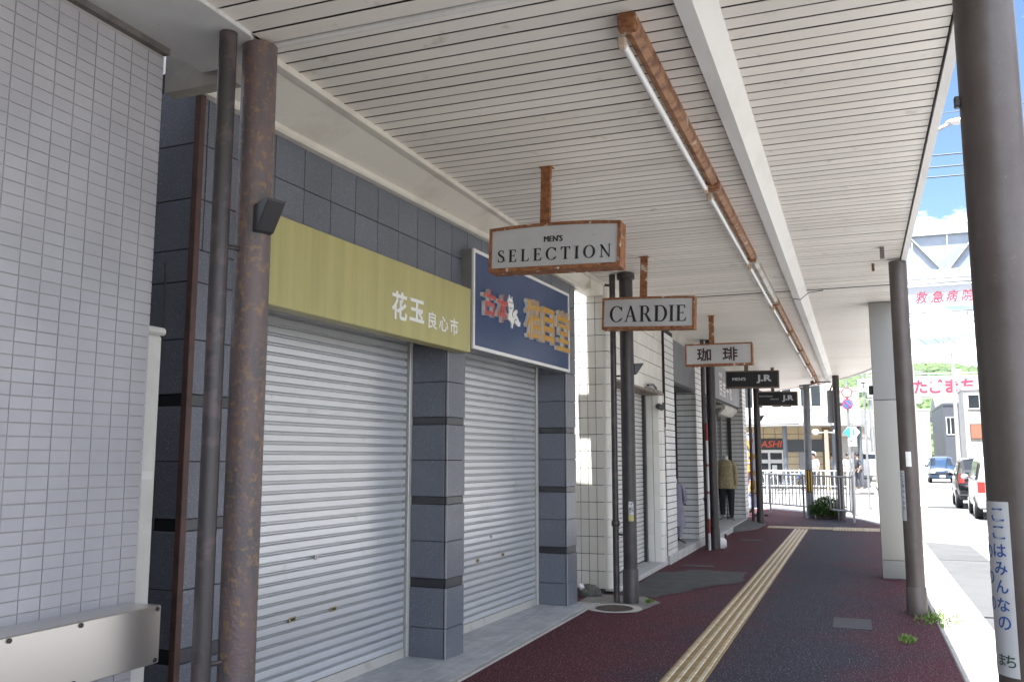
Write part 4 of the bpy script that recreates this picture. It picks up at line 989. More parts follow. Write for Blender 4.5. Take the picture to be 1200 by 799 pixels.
# ------------------------------------------------------------------ road side: cars
def car(label, x, y, rot, paint, L=3.9, W=1.62, Hh=1.55, van=False, lights='rear'):
    t = thing('car', label, 'car', (x, y, -.05), rot, 'cars on the street')
    belt = .62 * Hh; rf = Hh
    if van: st = [(0, .45, belt), (.04, .32, rf * .74), (.12, .28, rf * .97), (.5, .25, rf), (L * .62, .25, rf), (L * .74, .25, rf * .96), (L * .90, .25, belt * 1.02), (L * .97, .28, belt * .8), (L, .38, belt * .62)]
    else: st = [(0, .48, belt * .75), (.06, .32, belt * 1.0), (.14, .28, belt * 1.08), (.55, .25, rf * .97), (1.2, .25, rf), (L * .56, .25, rf * .97), (L * .74, .25, belt * 1.05), (L * .92, .28, belt * .9), (L, .38, belt * .68)]
    m = MB(); secs = []
    for yy, zb, zt in st:
        hw = W / 2 * (1 - .10 * max(0, (abs(yy - L / 2) / (L / 2)) ** 4)); zbelt = min(belt, zt * .92)
        hr = hw * (.97 if zt < belt * 1.05 else .80)
        half = [(hw * .86, zb), (hw * .97, zb + .07), (hw, zb + .25), (hw * 1.0, zbelt * .85), (hw * .965, zbelt), (hr + .01, zt - .08 if zt > zbelt + .1 else zt - .02), (hr * .9, zt - .012), (hr * .5, zt + .012)]
        ring = [(a, yy, z) for a, z in half] + [(-a, yy, z) for a, z in reversed(half)]
        secs.append(ring)
    n_ = len(secs[0])
    for r_ in secs: m.v += r_
    for i in range(len(secs) - 1):
        for j in range(n_): m.f.append((i * n_ + j, i * n_ + (j + 1) % n_, (i + 1) * n_ + (j + 1) % n_, (i + 1) * n_ + j))
    m.f.append(tuple(range(n_))); m.f.append(tuple((len(secs) - 1) * n_ + j for j in range(n_ - 1, -1, -1)))
    m.build('body', paint, t, smooth=38)
    lp = lambda A, B, f_: Vector(A) * (1 - f_) + Vector(B) * f_
    def win(i, i2, nm='side_window'):
        for s_ in (4, n_ - 5):
            u = 5 if s_ == 4 else n_ - 6
            a, b_, c_, d_ = secs[i][s_], secs[i2][s_], secs[i2][u], secs[i][u]
            ctr = (Vector(a) + Vector(b_) + Vector(c_) + Vector(d_)) / 4; off = Vector((.012 if s_ == 4 else -.012, 0, 0))
            q = MB(); q.quad(*[lp(v, ctr, .10) + off for v in (a, b_, c_, d_)]); q.build(nm, glass_dark, t)
    hi = [k for k in range(len(st)) if st[k][2] > belt * 1.25]
    for k in range(hi[0], hi[-1]): win(k, k + 1)
    def cross(i, i2, nm):
        q = MB(); A, B = secs[i], secs[i2]; out = Vector((0, -.012 if i2 > i and i < 4 else .012, .012))
        a, b_, c_, d_ = Vector(A[6]), Vector(A[n_ - 7]), Vector(B[n_ - 7]), Vector(B[6])
        q.quad(lp(a, d_, .12) + out, lp(b_, c_, .12) + out, lp(b_, c_, .9) + out, lp(a, d_, .9) + out); q.build(nm, glass_dark, t)
    if van: cross(1, 2, 'rear_window'); cross(6, 5, 'windscreen')
    else: cross(2, 3, 'rear_window'); cross(6, 5, 'windscreen')
    for sx_ in (-1, 1):
        for yy in (.72, L - .78):
            tv = MB().tube([(sx_ * (W / 2 - .19), yy, .30), (sx_ * (W / 2 - .02), yy, .30), (sx_ * (W / 2 + .005), yy, .30)], [.30, .30, .27], 22).build('tyre', rubber, t, smooth=40)
            MB().tube([(sx_ * (W / 2 - .0), yy, .30), (sx_ * (W / 2 + .012), yy, .30)], .18, 16).build('rim', rail_mat, tv)
        hz_ = (.62 if not van else .55) * Hh
        MB().box(sx_ * W * .40 - .09, sx_ * W * .40 + .09, -.012, .10, hz_ - .20, hz_ + .10).build('tail_light', M('tail_light_red', (.35, .02, .015), .2), t, bev=.02)
        MB().box(sx_ * W * .36 - .16, sx_ * W * .36 + .16, L - .12, L + .008, .60, .76).build('headlight', M('headlight_glass', (.7, .72, .74), .1), t, bev=.03)
        MB().ell((sx_ * (W / 2 + .09), L * .68, belt + .06), .10, .06, .075).build('mirror', paint, t, smooth=60)
    MB().box(-.17, .17, -.03, .0, .52, .68).build('number_plate', M('plate_white', (.6, .6, .56), .5), t)
    MB().box(-.17, .17, L, L + .02, .34, .50).build('number_plate', M('plate_white'), t)
    MB().box(-W * .46, W * .46, -.05, .15, .30, .46).build('bumper', paint, t, bev=.03); MB().box(-W * .46, W * .46, L - .15, L + .012, .30, .5).build('bumper', paint, t, bev=.03)
    MB().box(-W * .3, W * .3, L - .04, L + .015, .54, .60).build('grille', dark_metal, t)
    return t
blackp = M('black_car_paint', (.012, .013, .016), .15); silverp = M('silver_car_paint', (.52, .53, .54), .25, metal=.3); bluep = M('dark_blue_car_paint', (.02, .04, .08), .15); whitecar = M('white_car_paint', (.7, .7, .7), .2); yellowp = M('pale_yellow_car_paint', (.6, .56, .38), .3)
car('black hatchback driving away ahead of the silver car', 3.72, 31.4, R(-3), blackp, 4.2, 1.74, 1.60)
car('silver people carrier driving away behind the black hatchback', 3.60, 26.0, R(-3), silverp, 4.0, 1.62, 1.62, True)
car('dark blue tall car coming towards the black hatchback', 5.1, 66.5, R(180 - 2), bluep, 3.6, 1.55, 1.66, True)
car('pale yellow and white small van parked beyond the torn sticker post', 3.2, 78.0, R(180), yellowp, 3.4, 1.48, 1.75, True)
car('white van parked at the far kerb beyond the blue grey street post', .8, 70.0, R(0), whitecar, 4.4, 1.7, 1.95, True)

# ------------------------------------------------------------------ far street
def wire(label, pts, r=.012, name='overhead_wire', sag=.15, group='overhead wires'):
    path = []
    a, b_ = Vector(pts[0]), Vector(pts[1])
    for k in range(13):
        f_ = k / 12; p = a.lerp(b_, f_); p.z -= sag * 4 * f_ * (1 - f_); path.append(p)
    MB().tube(path, r, 6).build(name, M('wire_black', (.025, .03, .035), .6), label=label, cat='wire', group=group, org=tuple(a))
for z, y in ((6.0, 14.0), (5.83, 14.03), (5.69, 14.06)): wire('black wire strung across the street between canopy edge and big post', [(-4, y, z + .12), (12, y, z + .02)], .011)
for z, y in ((6.9, 14.5), ): wire('thin upper wire crossing the street above the three parallel wires', [(-4, y, z), (12, y, z)], .006)
for z, y in ((9.4, 44), (8.9, 44.3), (8.2, 44.8), (7.7, 45)): wire('black wire crossing above the red lettered hanging banner', [(-9, y, z), (16, y, z + .3)], .03)
lamp_arm = thing('street_lamp', 'pale street lamp head reaching out above the canopy edge', 'lamp', (1.05, 8.9, 4.7))
MB().tube([(.45, 8.9, 4.0), (.62, 8.9, 4.5), (1.0, 8.9, 4.66)], .02, 8).build('arm', galv, lamp_arm)
MB().ell((1.04, 8.9, 4.655), .13, .05, .03).build('head', whp, lamp_arm, smooth=60)
# translucent roofed gantry with red characters
gan = thing('street_gantry', 'steel gantry with translucent screen and red kanji hung across the street', 'gantry', (5, 30, 0))
GS = M('gantry_white', (.36, .38, .41), .5)
MB().box(.9, 12, 29.9, 30.1, 8.42, 8.75).build('top_beam', GS, gan); MB().box(.9, 12, 29.88, 30.12, 7.05, 7.32).build('lower_beam', GS, gan)
MB().box(.9, 12, 29.7, 29.76, 6.88, 6.96).build('pipe', galv, gan)
scr = M('translucent_screen', (.34, .38, .44), .5, c2=(.24, .29, .36), sc=.8, trans=.35)
for k in range(11): MB().box(.92 + k, 1.90 + k, 30.0, 30.03, 7.32, 8.42).build('screen_panel', scr, gan)
for k in range(6):
    xx = .9 + k * 2
    MB().tube([(xx, 29.95, 7.3), (xx + .9, 29.95, 8.45)], .045, 6).build('brace', galv, gan); MB().tube([(xx + .9, 29.95, 8.45), (xx + 1.8, 29.95, 7.3)], .045, 6).build('brace', galv, gan)
for k in range(9): MB().tube([(1.1 + k * 1.2, 29.75, 6.9), (1.25 + k * 1.2, 29.9, 7.1)], .03, 6).build('hanger', galv, gan)
for x in (12.0,): MB().tube([(x, 30, -.05), (x, 30, 8.6)], .18, 14).build('column', galv, gan)
pn_ = MB().box(1.0, 5.4, 29.80, 29.86, 6.14, 6.80).build('name_panel', M('panel_white', (.42, .43, .45), .6), gan)
for k, ch in enumerate('救急病院'): lettering(ch, .36, .36, ink_red, pn_, (2.08 + k * .425, 29.797, 6.45 + .0 * k), '-y', .003, .012, shear=.25)
pr_ = MB().box(4.85, 8.5, 29.80, 29.86, 7.35, 8.35).build('red_panel', ink_red, gan)
gan2 = thing('street_banner', 'white street banner board with red hiragana spanning the far road', 'banner', (6, 80, 0))
MB().box(1.0, 12, 79.9, 80.1, 6.5, 8.15).build('board', M('panel_white'), gan2, bev=.02)
for k, ch in enumerate('ふたごまち'): lettering(ch, 1.0, 1.12, ink_red, gan2, (3.93 + k * 1.16, 79.89, 7.33), '-y', .02, .03)
for x in (1.2, 11.8): MB().tube([(x, 80.2, 0), (x, 80.2, 8.2)], .15, 12).build('column', galv, gan2)
MB().tube([(1, 79.95, 8.35), (12, 79.95, 8.35)], .05, 8).build('top_rail', galv, gan2); MB().tube([(1, 79.95, 6.35), (12, 79.95, 6.35)], .05, 8).build('lower_rail', galv, gan2)
# utility poles
def upole(x, y, h, label, arms):
    t = thing('utility_pole', label, 'pole', (x, y, 0), group='utility poles')
    MB().tube([(x, y, -.1), (x, y, h)], [.17, .11], 14).build('shaft', M('pole_concrete', (.30, .29, .28), .8, c2=(.24, .23, .22), sc=3), t, smooth=40)
    for z, w_ in arms:
        MB().box(x - w_, x + w_, y - .05, y + .05, z - .05, z + .05).build('cross_arm', galv, t)
        for q in (-.9, -.45, .45, .9): MB().tube([(x + q * w_, y, z + .05), (x + q * w_, y, z + .25)], [.05, .03], 8).build('insulator', M('insulator_brown', (.12, .10, .09), .3), t)
    MB().tube([(x + .35, y, h - 3.6), (x + .35, y, h - 2.7)], .24, 14).build('transformer', M('transformer_grey', (.45, .46, .47), .5), t, smooth=40)
    return t
upole(7.1, 75, 10.9, 'tall concrete utility pole with insulator arms behind the far banner', [(10.2, .6), (9.2, 1.3)])
upole(5.3, 92, 10.2, 'thinner concrete utility pole farther down the street', [(9.6, .8)])
upole(6.6, 52, 9.8, 'near leaning concrete utility pole beside the white corner house', [(9.0, .9)])
upole(1.2, 62, 9.6, 'utility pole among the signs beyond the cross street', [(9.0, 1.0), (8.3, .9), (7.4, .7)])
for k in range(3): wire('power line running down the street between utility poles', [(6.2 + k * .9, 75, 9.4), (-6 + k * .9, 20 - 4, 10.8)], .022)
# right side houses
def house(name, label, x0, x1, y0, y1, h, wallm, wins, roofm=None, cat='house', eave=.25):
    t = thing(name, label, cat, ((x0 + x1) / 2, y0, 0), group='far street buildings')
    MB().box(x0, x1, y0, y1, -.1, h).build('wall', wallm, t)
    if roofm: MB().prism([(y0 - eave, h + .002), (y1 + eave, h + .002), ((y0 + y1) / 2, h + (y1 - y0) * .25)], x0 - eave, x1 + eave, 'x').build('roof', roofm, t)
    else: MB().box(x0 - .06, x1 + .06, y0 - .06, y1 + .06, h + .001, h + .22).build('parapet', wallm, t)
    for (a, b_, z0, z1, gm) in wins:
        f_ = MB().box(a - .06, b_ + .06, y0 - .05, y0 - .002, z0 - .06, z1 + .06).build('window', white_paint if gm is glass_dark else M('dark_wood', (.10, .06, .045), .6), t)
        MB().box(a, b_, y0 - .056, y0 - .051, z0, z1).build('pane', gm, f_)
        MB().box((a + b_) / 2 - .025, (a + b_) / 2 + .025, y0 - .07, y0 - .057, z0, z1).build('mullion', white_paint, f_)
    return t
wht = M('white_render', (.42, .41, .395), .8, c2=(.34, .33, .315), sc=1); crm = M('cream_render', (.52, .46, .36), .8, c2=(.45, .40, .31), sc=1); darkw = M('dark_cladding', (.05, .055, .065), .6); tiler = M('grey_roof_tile', (.12, .125, .135), .6, c2=(.09, .09, .1), sc=4); brn = M('brown_cladding', (.2, .13, .09), .7)
lat = M('wooden_lattice', (.28, .11, .07), .6)
house('corner_house', 'white corner house with wooden lattice window by the road', 6.15, 12, 60, 63, 5.6, wht, [(6.45, 8.0, 2.7, 3.5, lat), (6.4, 7.6, 4.5, 5.3, glass_dark), (9, 10.4, 4.3, 5.3, glass_dark), (7.2, 8.6, .5, 1.9, glass_dark)])
house('dark_house', 'narrow dark clad house past the white corner house', 8.0, 12, 96, 110, 6.6, darkw, [(8.25, 8.9, 3.8, 5.4, glass_dark)])
house('brown_shop', 'low brown shop with dark awning at the bend of the road', 3.9, 6.0, 120, 130, 5.6, brn, [(4.2, 5.6, .6, 2.2, glass_dark)], tiler)
house('white_shop', 'long white two storey shop closing the road beyond the cars', 1.5, 9.5, 135, 150, 8.0, wht, [(2.2, 3.4, 4.6, 5.8, glass_dark), (4.2, 5.4, 4.6, 5.8, glass_dark), (6.2, 7.4, 4.6, 5.8, glass_dark), (2.2, 5.2, .6, 2.4, glass_dark)])
house('tiled_house', 'grey roofed house standing right of the bend behind utility poles', 9, 16, 112, 124, 6.0, crm, [(9.6, 11, 3.4, 4.8, glass_dark)], tiler)
def face_windows(x, y0):
    t = max((o for o in COL.objects if o.name.startswith('street_house') and o.parent is None), key=lambda o: o.location.y)
    for q in range(4):
        ya = y0 + 1.2 + q * 2.7
        for z0, z1 in ((.9, 2.3), (3.8, 5.2)):
            f_ = MB().box(x - .05, x - .002, ya - .06, ya + 1.56, z0 - .06, z1 + .06).build('window', white_paint, t)
            MB().box(x - .056, x - .051, ya, ya + 1.5, z0, z1).build('pane', glass_dark, f_); MB().box(x - .07, x - .057, ya + .73, ya + .77, z0, z1).build('mullion', white_paint, f_)
for k in range(4): house('street_house', ['white plastered house behind the silver car', 'cream rendered house second along the opposite pavement', 'grey roofed house along the opposite pavement before the corner house', 'brown clad house near the opposite kerb'][k], 9.2, 17, 6 + k * 13, 18 + k * 13, 6.4 + k % 2 * .7, [wht, crm, wht, brn][k], [], tiler); face_windows(9.2, 6 + k * 13)
# round mirror near the silver car
t = thing('traffic_mirror', 'round street mirror on a short pole beside the corner house', 'mirror', (6.2, 47, 0))
MB().tube([(5.9, 47, 0), (5.9, 47, 2.6)], .05, 10).build('pole', M('mirror_brown', (.3, .2, .14), .6), t)
MB().tube([(5.9, 46.93, 2.5), (5.9, 46.99, 2.5)], .36, 24).build('frame', M('mirror_brown'), t); MB().tube([(5.9, 46.90, 2.5), (5.9, 46.929, 2.5)], .30, 24).build('glass', galv, t)

# ------------------------------------------------------------------ far corner building across the cross street
fb = thing('corner_building', 'beige tiled corner building with a white curved street canopy', 'building', (-4, 50, 0))
btile = M('beige_wall_tile', (.58, .47, .31), .6, c2=(.50, .40, .26), sc=2)
MB().box(-20, -1.2, 50.02, 62, -.1, 3.35).build('lower_wall', M('beige_grout', (.2, .15, .1), .9), fb)
bt = boxmesh('wall_tile', .57, .03, .37, btile, .004)
for i in range(13):
    for j in range(8):
        x, z = -9.2 + i * .6, .2 + j * .4
        if (-5.2 < x < -3.6 and z < 2.6) or (-3.1 < x < -2.2 and z < 2.2): continue
        piece('wall_tile', bt, fb, (x, 50.0, z))
MB().box(-20, -1.0, 50.2, 62, 3.35, 7.4).build('upper_wall', M('upper_beige', (.55, .48, .36), .8), fb)
for k in range(8):
    f_ = MB().box(-13.3 + k * 1.5, -12.1 + k * 1.5, 50.12, 50.198, 4.15, 5.5).build('window', white_paint, fb)
    MB().box(-13.2 + k * 1.5, -12.2 + k * 1.5, 50.10, 50.118, 4.25, 5.4).build('pane', glass_dark, f_); MB().box(-12.72 + k * 1.5, -12.68 + k * 1.5, 50.08, 50.099, 4.25, 5.4).build('mullion', white_paint, f_)
# its canopy: fascia curving round the corner
fas = [(-20, 46), (-2.6, 46), (-1.2, 46.3), (-.3, 47.0), (.25, 48.2), (.5, 49.8), (.55, 60), (1.2, 90)]
m = MB()
for (x0, y0), (x1, y1) in zip(fas, fas[1:]):
    d = Vector((x1 - x0, y1 - y0, 0)).normalized(); nr = Vector((-d.y, d.x, 0)) * .15
    m.prism([(x0, y0), (x1, y1), (x1 + nr.x, y1 + nr.y), (x0 + nr.x, y0 + nr.y)], 3.12, 4.0, 'z')
m.build('canopy_fascia', M('fascia_white', (.52, .52, .51), .6), fb)
m = MB(); m.prism(fas + [(-1.2, 90), (-1.2, 51), (-20, 51)], 3.15, 3.2, 'z'); m.build('canopy_soffit', cream_trim, fb)
m = MB(); m.prism([(x - .1, y + .12) for x, y in fas[1:6]] + [(-1.2, 51), (-2.6, 51)], 4.0, 4.06, 'z'); m.build('canopy_top', cream_trim, fb)
for k in range(9): MB().box(-12 + k * 1.3, -11.7 + k * 1.3, 45.99, 45.998, 2.98, 3.12).build('fascia_drop', cream_trim, fb) if False else None
sb = MB().box(-6.4, -3.6, 49.9, 49.98, 1.98, 2.56).build('shop_board', M('dark_shop_board', (.03, .03, .035), .5), fb)
lettering('ASHI', 1.15, .36, M('orange_red_letter', (.62, .08, .03), .4), sb, (-4.30, 49.898, 2.27), '-y', .01, .02, shear=.2)
MB().box(-3.5, -1.3, 49.9, 49.98, 1.85, 2.5).build('shop_board', M('slate_board', (.07, .08, .09), .5), fb)
df = MB().box(-5.2, -3.7, 49.93, 49.985, .0, 1.96).build('shop_door', white_paint, fb)
for k in range(2): MB().box(-5.1 + k * .72, -4.5 + k * .72, 49.915, 49.928, .15, 1.25).build('pane', glass_dark, df); MB().box(-5.1 + k * .72, -4.5 + k * .72, 49.915, 49.928, 1.45, 1.8).build('pane', glass_dark, df)
MB().box(-4.3, -4.05, 49.905, 49.914, .7, 1.15).build('notice', ink_white, df)
MB().box(-2.9, -2.3, 49.93, 49.985, 0, 1.84).build('shop_door', M('grey_door', (.3, .3, .3), .5), fb)
for x, y in ((-3.35, 46.6), (-7, 46.6), (-1.05, 47.0), (.15, 48.3)):
    MB().tube([(x, y, 0), (x, y, 3.15)], .11, 14).build('canopy_column', M('slate_column', (.10, .115, .135), .5), fb)
# low rooftop structure and hillside house
house('roof_house', 'white flat roofed house with twin windows above the far canopy', -2.6, .3, 72, 80, 6.6, wht, [(-1.7, -1.2, 5.0, 5.7, glass_dark), (-1.05, -.55, 5.0, 5.7, glass_dark)])
house('pale_house', 'pale house behind the round traffic signs', -.2, 1.0, 96, 108, 5.2, wht, [(.1, .5, 3.2, 4.2, glass_dark)])
# sign post
t = thing('sign_post', 'post carrying a round red ringed sign and a round blue no parking sign', 'sign', (-.23, 27.3, 0))
MB().tube([(-.20, 27.3, -.05), (-.20, 27.3, 3.75)], .035, 12).build('pole', galv, t)
def disc(par, nm, x, y, z, r, mat): return MB().tube([(x, y, z), (x, y + .006, z)], r, 28).build(nm, mat, par)
sred = M('sign_red', (.52, .03, .035), .4); sblue = M('sign_blue', (.04, .13, .45), .4); swhite = M('sign_white', (.66, .66, .66), .4)
for z, inner in ((3.40, swhite), (3.07, sblue)):
    d = disc(t, 'sign_disc', -.20, 27.24, z, .15, sred); disc(d, 'sign_centre', -.20, 27.232, z, .115, inner)
    if inner is sblue: o = MB().box(-.11, .11, -.004, .0, -.015, .015).mesh('slash'); o.materials.append(sred); piece('slash', o, d, (-.20, 27.229, z), (0, R(45), 0))
    else: lettering('20-8', .14, .05, sblue, d, (-.20, 27.2315, z), '-y', .001, .01)
t = thing('street_nameplate', 'white square sign with a black letter on a tall pole', 'sign', (.26, 30, 0))
MB().tube([(.28, 30, -.05), (.28, 30, 4.3)], .035, 10).build('pole', galv, t); d = MB().box(.10, .44, 29.93, 29.955, 3.6, 4.0).build('plate', swhite, t, bev=.003); lettering('T', .15, .2, ink, d, (.27, 29.929, 3.8), '-y', .002, .03)
t = thing('arrow_sign', 'blue and white lozenge arrow sign above a small white plate', 'sign', (-.15, 26.6, 0))
MB().tube([(-.12, 26.65, -.05), (-.12, 26.65, 2.5)], .03, 10).build('pole', galv, t)
d = MB().prism([(-.34, 2.25), (-.22, 2.40), (-.02, 2.40), (.10, 2.25), (-.02, 2.10), (-.22, 2.10)], 26.58, 26.59, 'y').build('lozenge', swhite, t)
MB().prism([(-.335, 2.25), (-.22, 2.38), (-.16, 2.38), (-.16, 2.12), (-.22, 2.12)], 26.572, 26.578, 'y').build('arrow', M('cyan_blue', (.05, .28, .55), .4), d); MB().box(-.10, -.04, 26.572, 26.578, 2.18, 2.34).build('mark', M('cyan_blue'), d)
d = MB().box(-.23, -.0, 26.58, 26.59, 1.86, 2.08).build('plate', swhite, t); lettering('P1', .10, .08, ink, d, (-.12, 26.578, 2.0), '-y', .002, .02)
t = thing('pedestrian_signal', 'grey hooded traffic signal seen from the side on the canopy end post', 'signal', (-.62, 24.1, 2.4))
MB().box(-.66, -.50, 23.95, 24.15, 2.42, 3.25).build('housing', M('signal_grey', (.30, .32, .35), .5), t, bev=.015)
for z in (2.62, 3.02): MB().prism([(-.50, z - .17), (-.40, z - .12), (-.36, z), (-.40, z + .14), (-.50, z + .18)], 23.93, 24.17, 'y').build('hood', swhite, t, bev=.01)
MB().tube([(-.58, 24.05, 3.25), (-.5, 24.0, 3.42), (-.43, 23.9, 3.42)], .022, 8).build('arm', galv, t); MB().ell((-.42, 23.85, 3.42), .08, .08, .05).build('joint', galv, t)
# globe street lamp beyond the fence
t = thing('globe_lamp', 'tan lamp post with white globes under the far canopy', 'lamp', (-1.35, 45, 0))
MB().tube([(-1.35, 45.2, 0), (-1.35, 45.2, 2.85)], [.12, .09], 14).build('pole', M('tan_pole', (.42, .29, .19), .5), t, smooth=40)
for s_ in (-1, 1): MB().tube([(-1.35, 45.2, 2.75), (-1.35 + s_ * .42, 45.2, 2.72)], .03, 8).build('arm', galv, t); MB().ell((-1.35 + s_ * .48, 45.2, 2.76), .17, .17, .15).build('globe', whp, t, smooth=60)
# bicycle behind the white fence
def ring_tube(c_, r, rr): return MB().tube([(c_[0] + r * math.cos(a), c_[1], c_[2] + r * math.sin(a)) for a in [2 * math.pi * k / 24 for k in range(25)]], rr, 6)
for k, (bx, lab_) in enumerate(((-4.6, 'white framed bicycle parked behind the white fence below the shop board'), (-3.4, 'blue framed bicycle parked behind the white fence nearer the dark column'))):
    t = thing('bicycle', lab_, 'bicycle', (bx, 44.6, 0), group='bicycles behind the fence'); by = 44.6; pm = whp if k == 0 else sblue
    for q in (0, 1.05): wv = ring_tube((bx + q, by, .34), .33, .022).build('tyre', rubber, t); MB().ell((bx + q, by, .34), .05, .04, .05).build('hub', galv, wv)
    m = MB(); Pq = [(bx + .05, .34), (bx + .42, .32), (bx + .33, .78), (bx + .86, .78), (bx + 1.05, .34), (bx + .82, .95)]
    for i, j in ((0, 1), (1, 2), (0, 2), (2, 3), (1, 3), (3, 4), (3, 5)): m.tube([(Pq[i][0], by, Pq[i][1]), (Pq[j][0], by, Pq[j][1])], .022, 6)
    m.build('frame', pm, t); MB().ell((bx + .30, by, .86), .13, .07, .04).build('saddle', rubber, t); MB().tube([(bx + .80, by - .25, 1.0), (bx + .82, by, .97), (bx + .80, by + .25, 1.0)], .015, 6).build('handlebar', galv, t)
    MB().box(bx + .9, bx + 1.2, by - .15, by + .15, .72, .95).build('basket', galv, t)

# ------------------------------------------------------------------ people
def person(label, x, y, rot, shirt, trouser, hair, bag=None, hat=None, sc=1.0):
    t = thing('person', label, 'person', (x, y, 0), rot, 'people beyond the fence')
    def skin(name, verts, edges, rad, mat, sub=2):
        me = bpy.data.meshes.new(name); me.from_pydata([Vector(v) * sc for v in verts], edges, []); me.materials.append(mat)
        o = bpy.data.objects.new('tmp', me); COL.objects.link(o)
        md = o.modifiers.new('skin', 'SKIN'); sl = me.skin_vertices[0].data
        for i, r_ in enumerate(rad): sl[i].radius = (r_[0] * sc, r_[1] * sc) if isinstance(r_, tuple) else (r_ * sc, r_ * sc)
        sl[0].use_root = True
        s_ = o.modifiers.new('sub', 'SUBSURF'); s_.levels = sub; s_.render_levels = sub
        dg = bpy.context.evaluated_depsgraph_get(); me2 = bpy.data.meshes.new_from_object(o.evaluated_get(dg)); bpy.data.objects.remove(o)
        me2.name = name
        for p in me2.polygons: p.use_smooth = True
        r2 = bpy.data.objects.new(name, me2); COL.objects.link(r2); r2.parent = t
        return r2
    sk = M('skin_tone', (.42, .25, .18), .6)
    # continuous body: pelvis root, spine, neck, head, arms, legs mid step
    V = [(0, 0, .95), (0, 0, 1.12), (0, -.01, 1.32), (0, 0, 1.46), (0, .01, 1.54), (0, .02, 1.66), (0, .01, 1.74),
         (.17, 0, 1.40), (.24, .02, 1.14), (.22, .16, .93), (.21, .22, .85), (-.17, 0, 1.40), (-.24, -.02, 1.14), (-.23, .10, .90), (-.22, .15, .82),
         (.09, 0, .90), (.10, .08, .50), (.10, .02, .09), (.10, .15, .04), (-.09, 0, .90), (-.10, -.05, .50), (-.10, -.16, .10), (-.10, -.05, .04)]
    Ed = [(0, 1), (1, 2), (2, 3), (3, 4), (4, 5), (5, 6), (2, 7), (7, 8), (8, 9), (9, 10), (2, 11), (11, 12), (12, 13), (13, 14), (0, 15), (15, 16), (16, 17), (17, 18), (0, 19), (19, 20), (20, 21), (21, 22)]
    Rd = [(.15, .10), (.14, .10), (.16, .11), (.06, .06), .055, (.075, .095), (.055, .07), .065, .05, .036, .04, .065, .05, .036, .04, .085, .06, .042, .035, .085, .06, .042, .035]
    skin('body', V, Ed, Rd, sk)
    skin('shirt', [V[0], V[1], V[2], (0, 0, 1.43), V[7], V[8], V[11], V[12]], [(0, 1), (1, 2), (2, 3), (2, 4), (4, 5), (2, 6), (6, 7)], [(.175, .125), (.165, .12), (.185, .13), (.08, .08), .085, .07, .085, .07], shirt)
    skin('trousers', [(0, 0, .98), V[15], V[16], (.10, .03, .13), V[19], V[20], (-.10, -.15, .14)], [(0, 1), (1, 2), (2, 3), (0, 4), (4, 5), (5, 6)], [(.165, .12), .10, .078, .06, .10, .078, .06], trouser)
    MB().ell((0, .0 * sc, 1.70 * sc), .098 * sc, .115 * sc, .10 * sc).build('hair', hair, t, smooth=60)
    MB().ell((0, .105 * sc, 1.645 * sc), .015, .02, .02, 8, 6).build('nose', sk, t)
    for s_ in (-1, 1): MB().ell((s_ * .032 * sc, .098 * sc, 1.67 * sc), .01, .006, .007, 8, 6).build('eye', ink, t)
    if hat: MB().tube([(0, .03, 1.71 * sc), (0, .02, 1.72 * sc), (0, 0, 1.73 * sc), (0, 0, 1.80 * sc), (0, 0, 1.82 * sc)], [.16, .15, .115, .10, .03], 16).build('hat', hat, t, smooth=50)
    return t
wsh = M('white_shirt', (.58, .58, .62), .8); gtr = M('grey_trousers', (.10, .10, .12), .8); khk = M('khaki_trousers', (.28, .25, .2), .8); bhair = M('black_hair', (.015, .013, .012), .6); dsh = M('dark_shirt', (.05, .055, .07), .8)
person('person in a pale shirt and hat walking behind the white fence', -1.95, 45.0, R(150), wsh, gtr, bhair, hat=wsh)
person('person in a white shirt standing by the slate column', -.45, 46.2, R(200), wsh, khk, bhair)
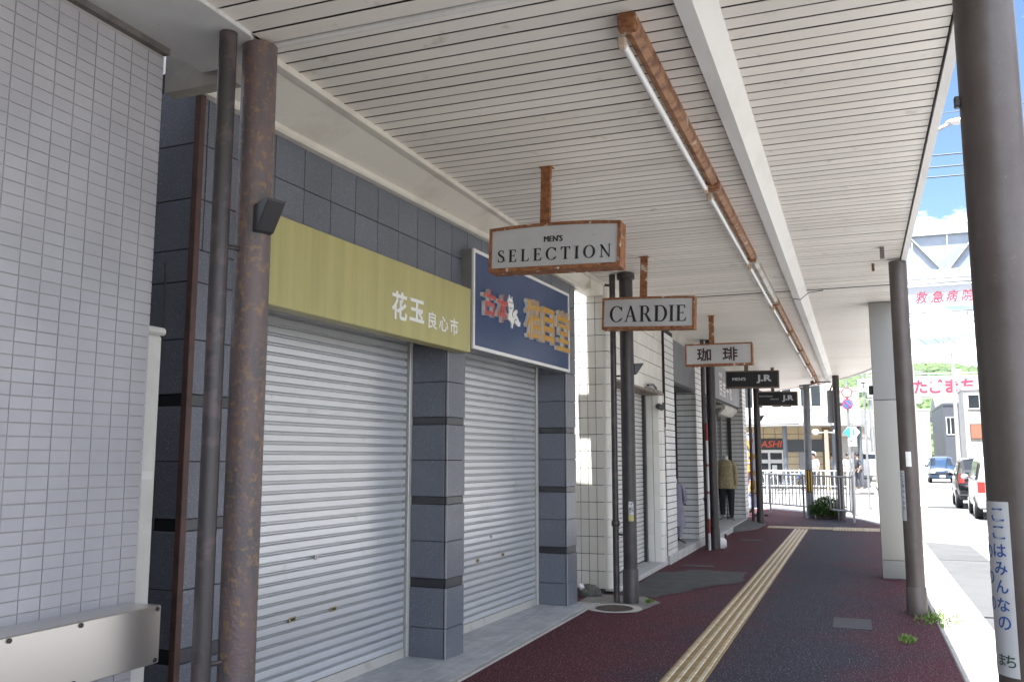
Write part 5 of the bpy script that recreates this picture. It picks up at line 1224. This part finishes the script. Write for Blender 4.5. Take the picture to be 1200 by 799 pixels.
person('person in dark clothes beside the slate column', -.02, 46.8, R(120), dsh, gtr, bhair)
person('person in a grey shirt with black hair behind the tan lamp post', -1.2, 48.6, R(30), M('grey_shirt', (.25, .25, .27), .8), gtr, bhair)

# ------------------------------------------------------------------ hills
hm = M('hill_soil', (.06, .08, .03), .9)
def hz_at(x, y): return 49 * math.exp(-((x - 60) / 130) ** 2) * max(0, math.sin(min(max((y - 330) / 260, 0), 1) * math.pi / 2)) + 44 * math.exp(-((x + 190) / 150) ** 2) * max(0, math.sin(min(max((y - 300) / 260, 0), 1) * math.pi / 2)) + 3 * math.sin(x * .05) - 3
m = MB(); nx, ny = 40, 16
for j in range(ny + 1):
    for i in range(nx + 1):
        x, y = -420 + i * 24, 300 + j * 26; m.v.append((x, y, hz_at(x, y)))
for j in range(ny):
    for i in range(nx): a = j * (nx + 1) + i; m.f.append((a, a + 1, a + nx + 2, a + nx + 1))
m.build('hill', hm, kind='structure', smooth=80)
fm = M('forest_green', (.045, .08, .022), .8, c2=(.024, .05, .016), sc=.06, lo=.4, hi=.6, c3=(.075, .11, .035), sc3=.25, lo3=.52, hi3=.62)
m = MB(); bmi = bmesh.new(); bmesh.ops.create_icosphere(bmi, subdivisions=1, radius=1)
iv = [v.co.copy() for v in bmi.verts]; bmi.verts.index_update(); ifc = [tuple(v.index for v in f.verts) for f in bmi.faces]; bmi.free()
for k in range(30000):
    x, y = random.uniform(-170, 260), random.uniform(320, 600)
    if not (-.13 * y < x < .21 * y): continue
    z = hz_at(x, y); r_ = random.uniform(1.1, 2.6); kk = len(m.v); sx_, sz_ = random.uniform(.8, 1.2), random.uniform(.8, 1.3)
    for v in iv:
        n_ = 1 + random.uniform(-.22, .22); m.v.append((x + v.x * r_ * sx_ * n_, y + v.y * r_ * n_, z + r_ * .5 + v.z * r_ * sz_ * n_))
    m.f += [tuple(kk + q for q in f) for f in ifc]
o = m.build('hillside_forest', fm, kind='stuff', label='green wooded hillside closing the view down the street', cat='forest')
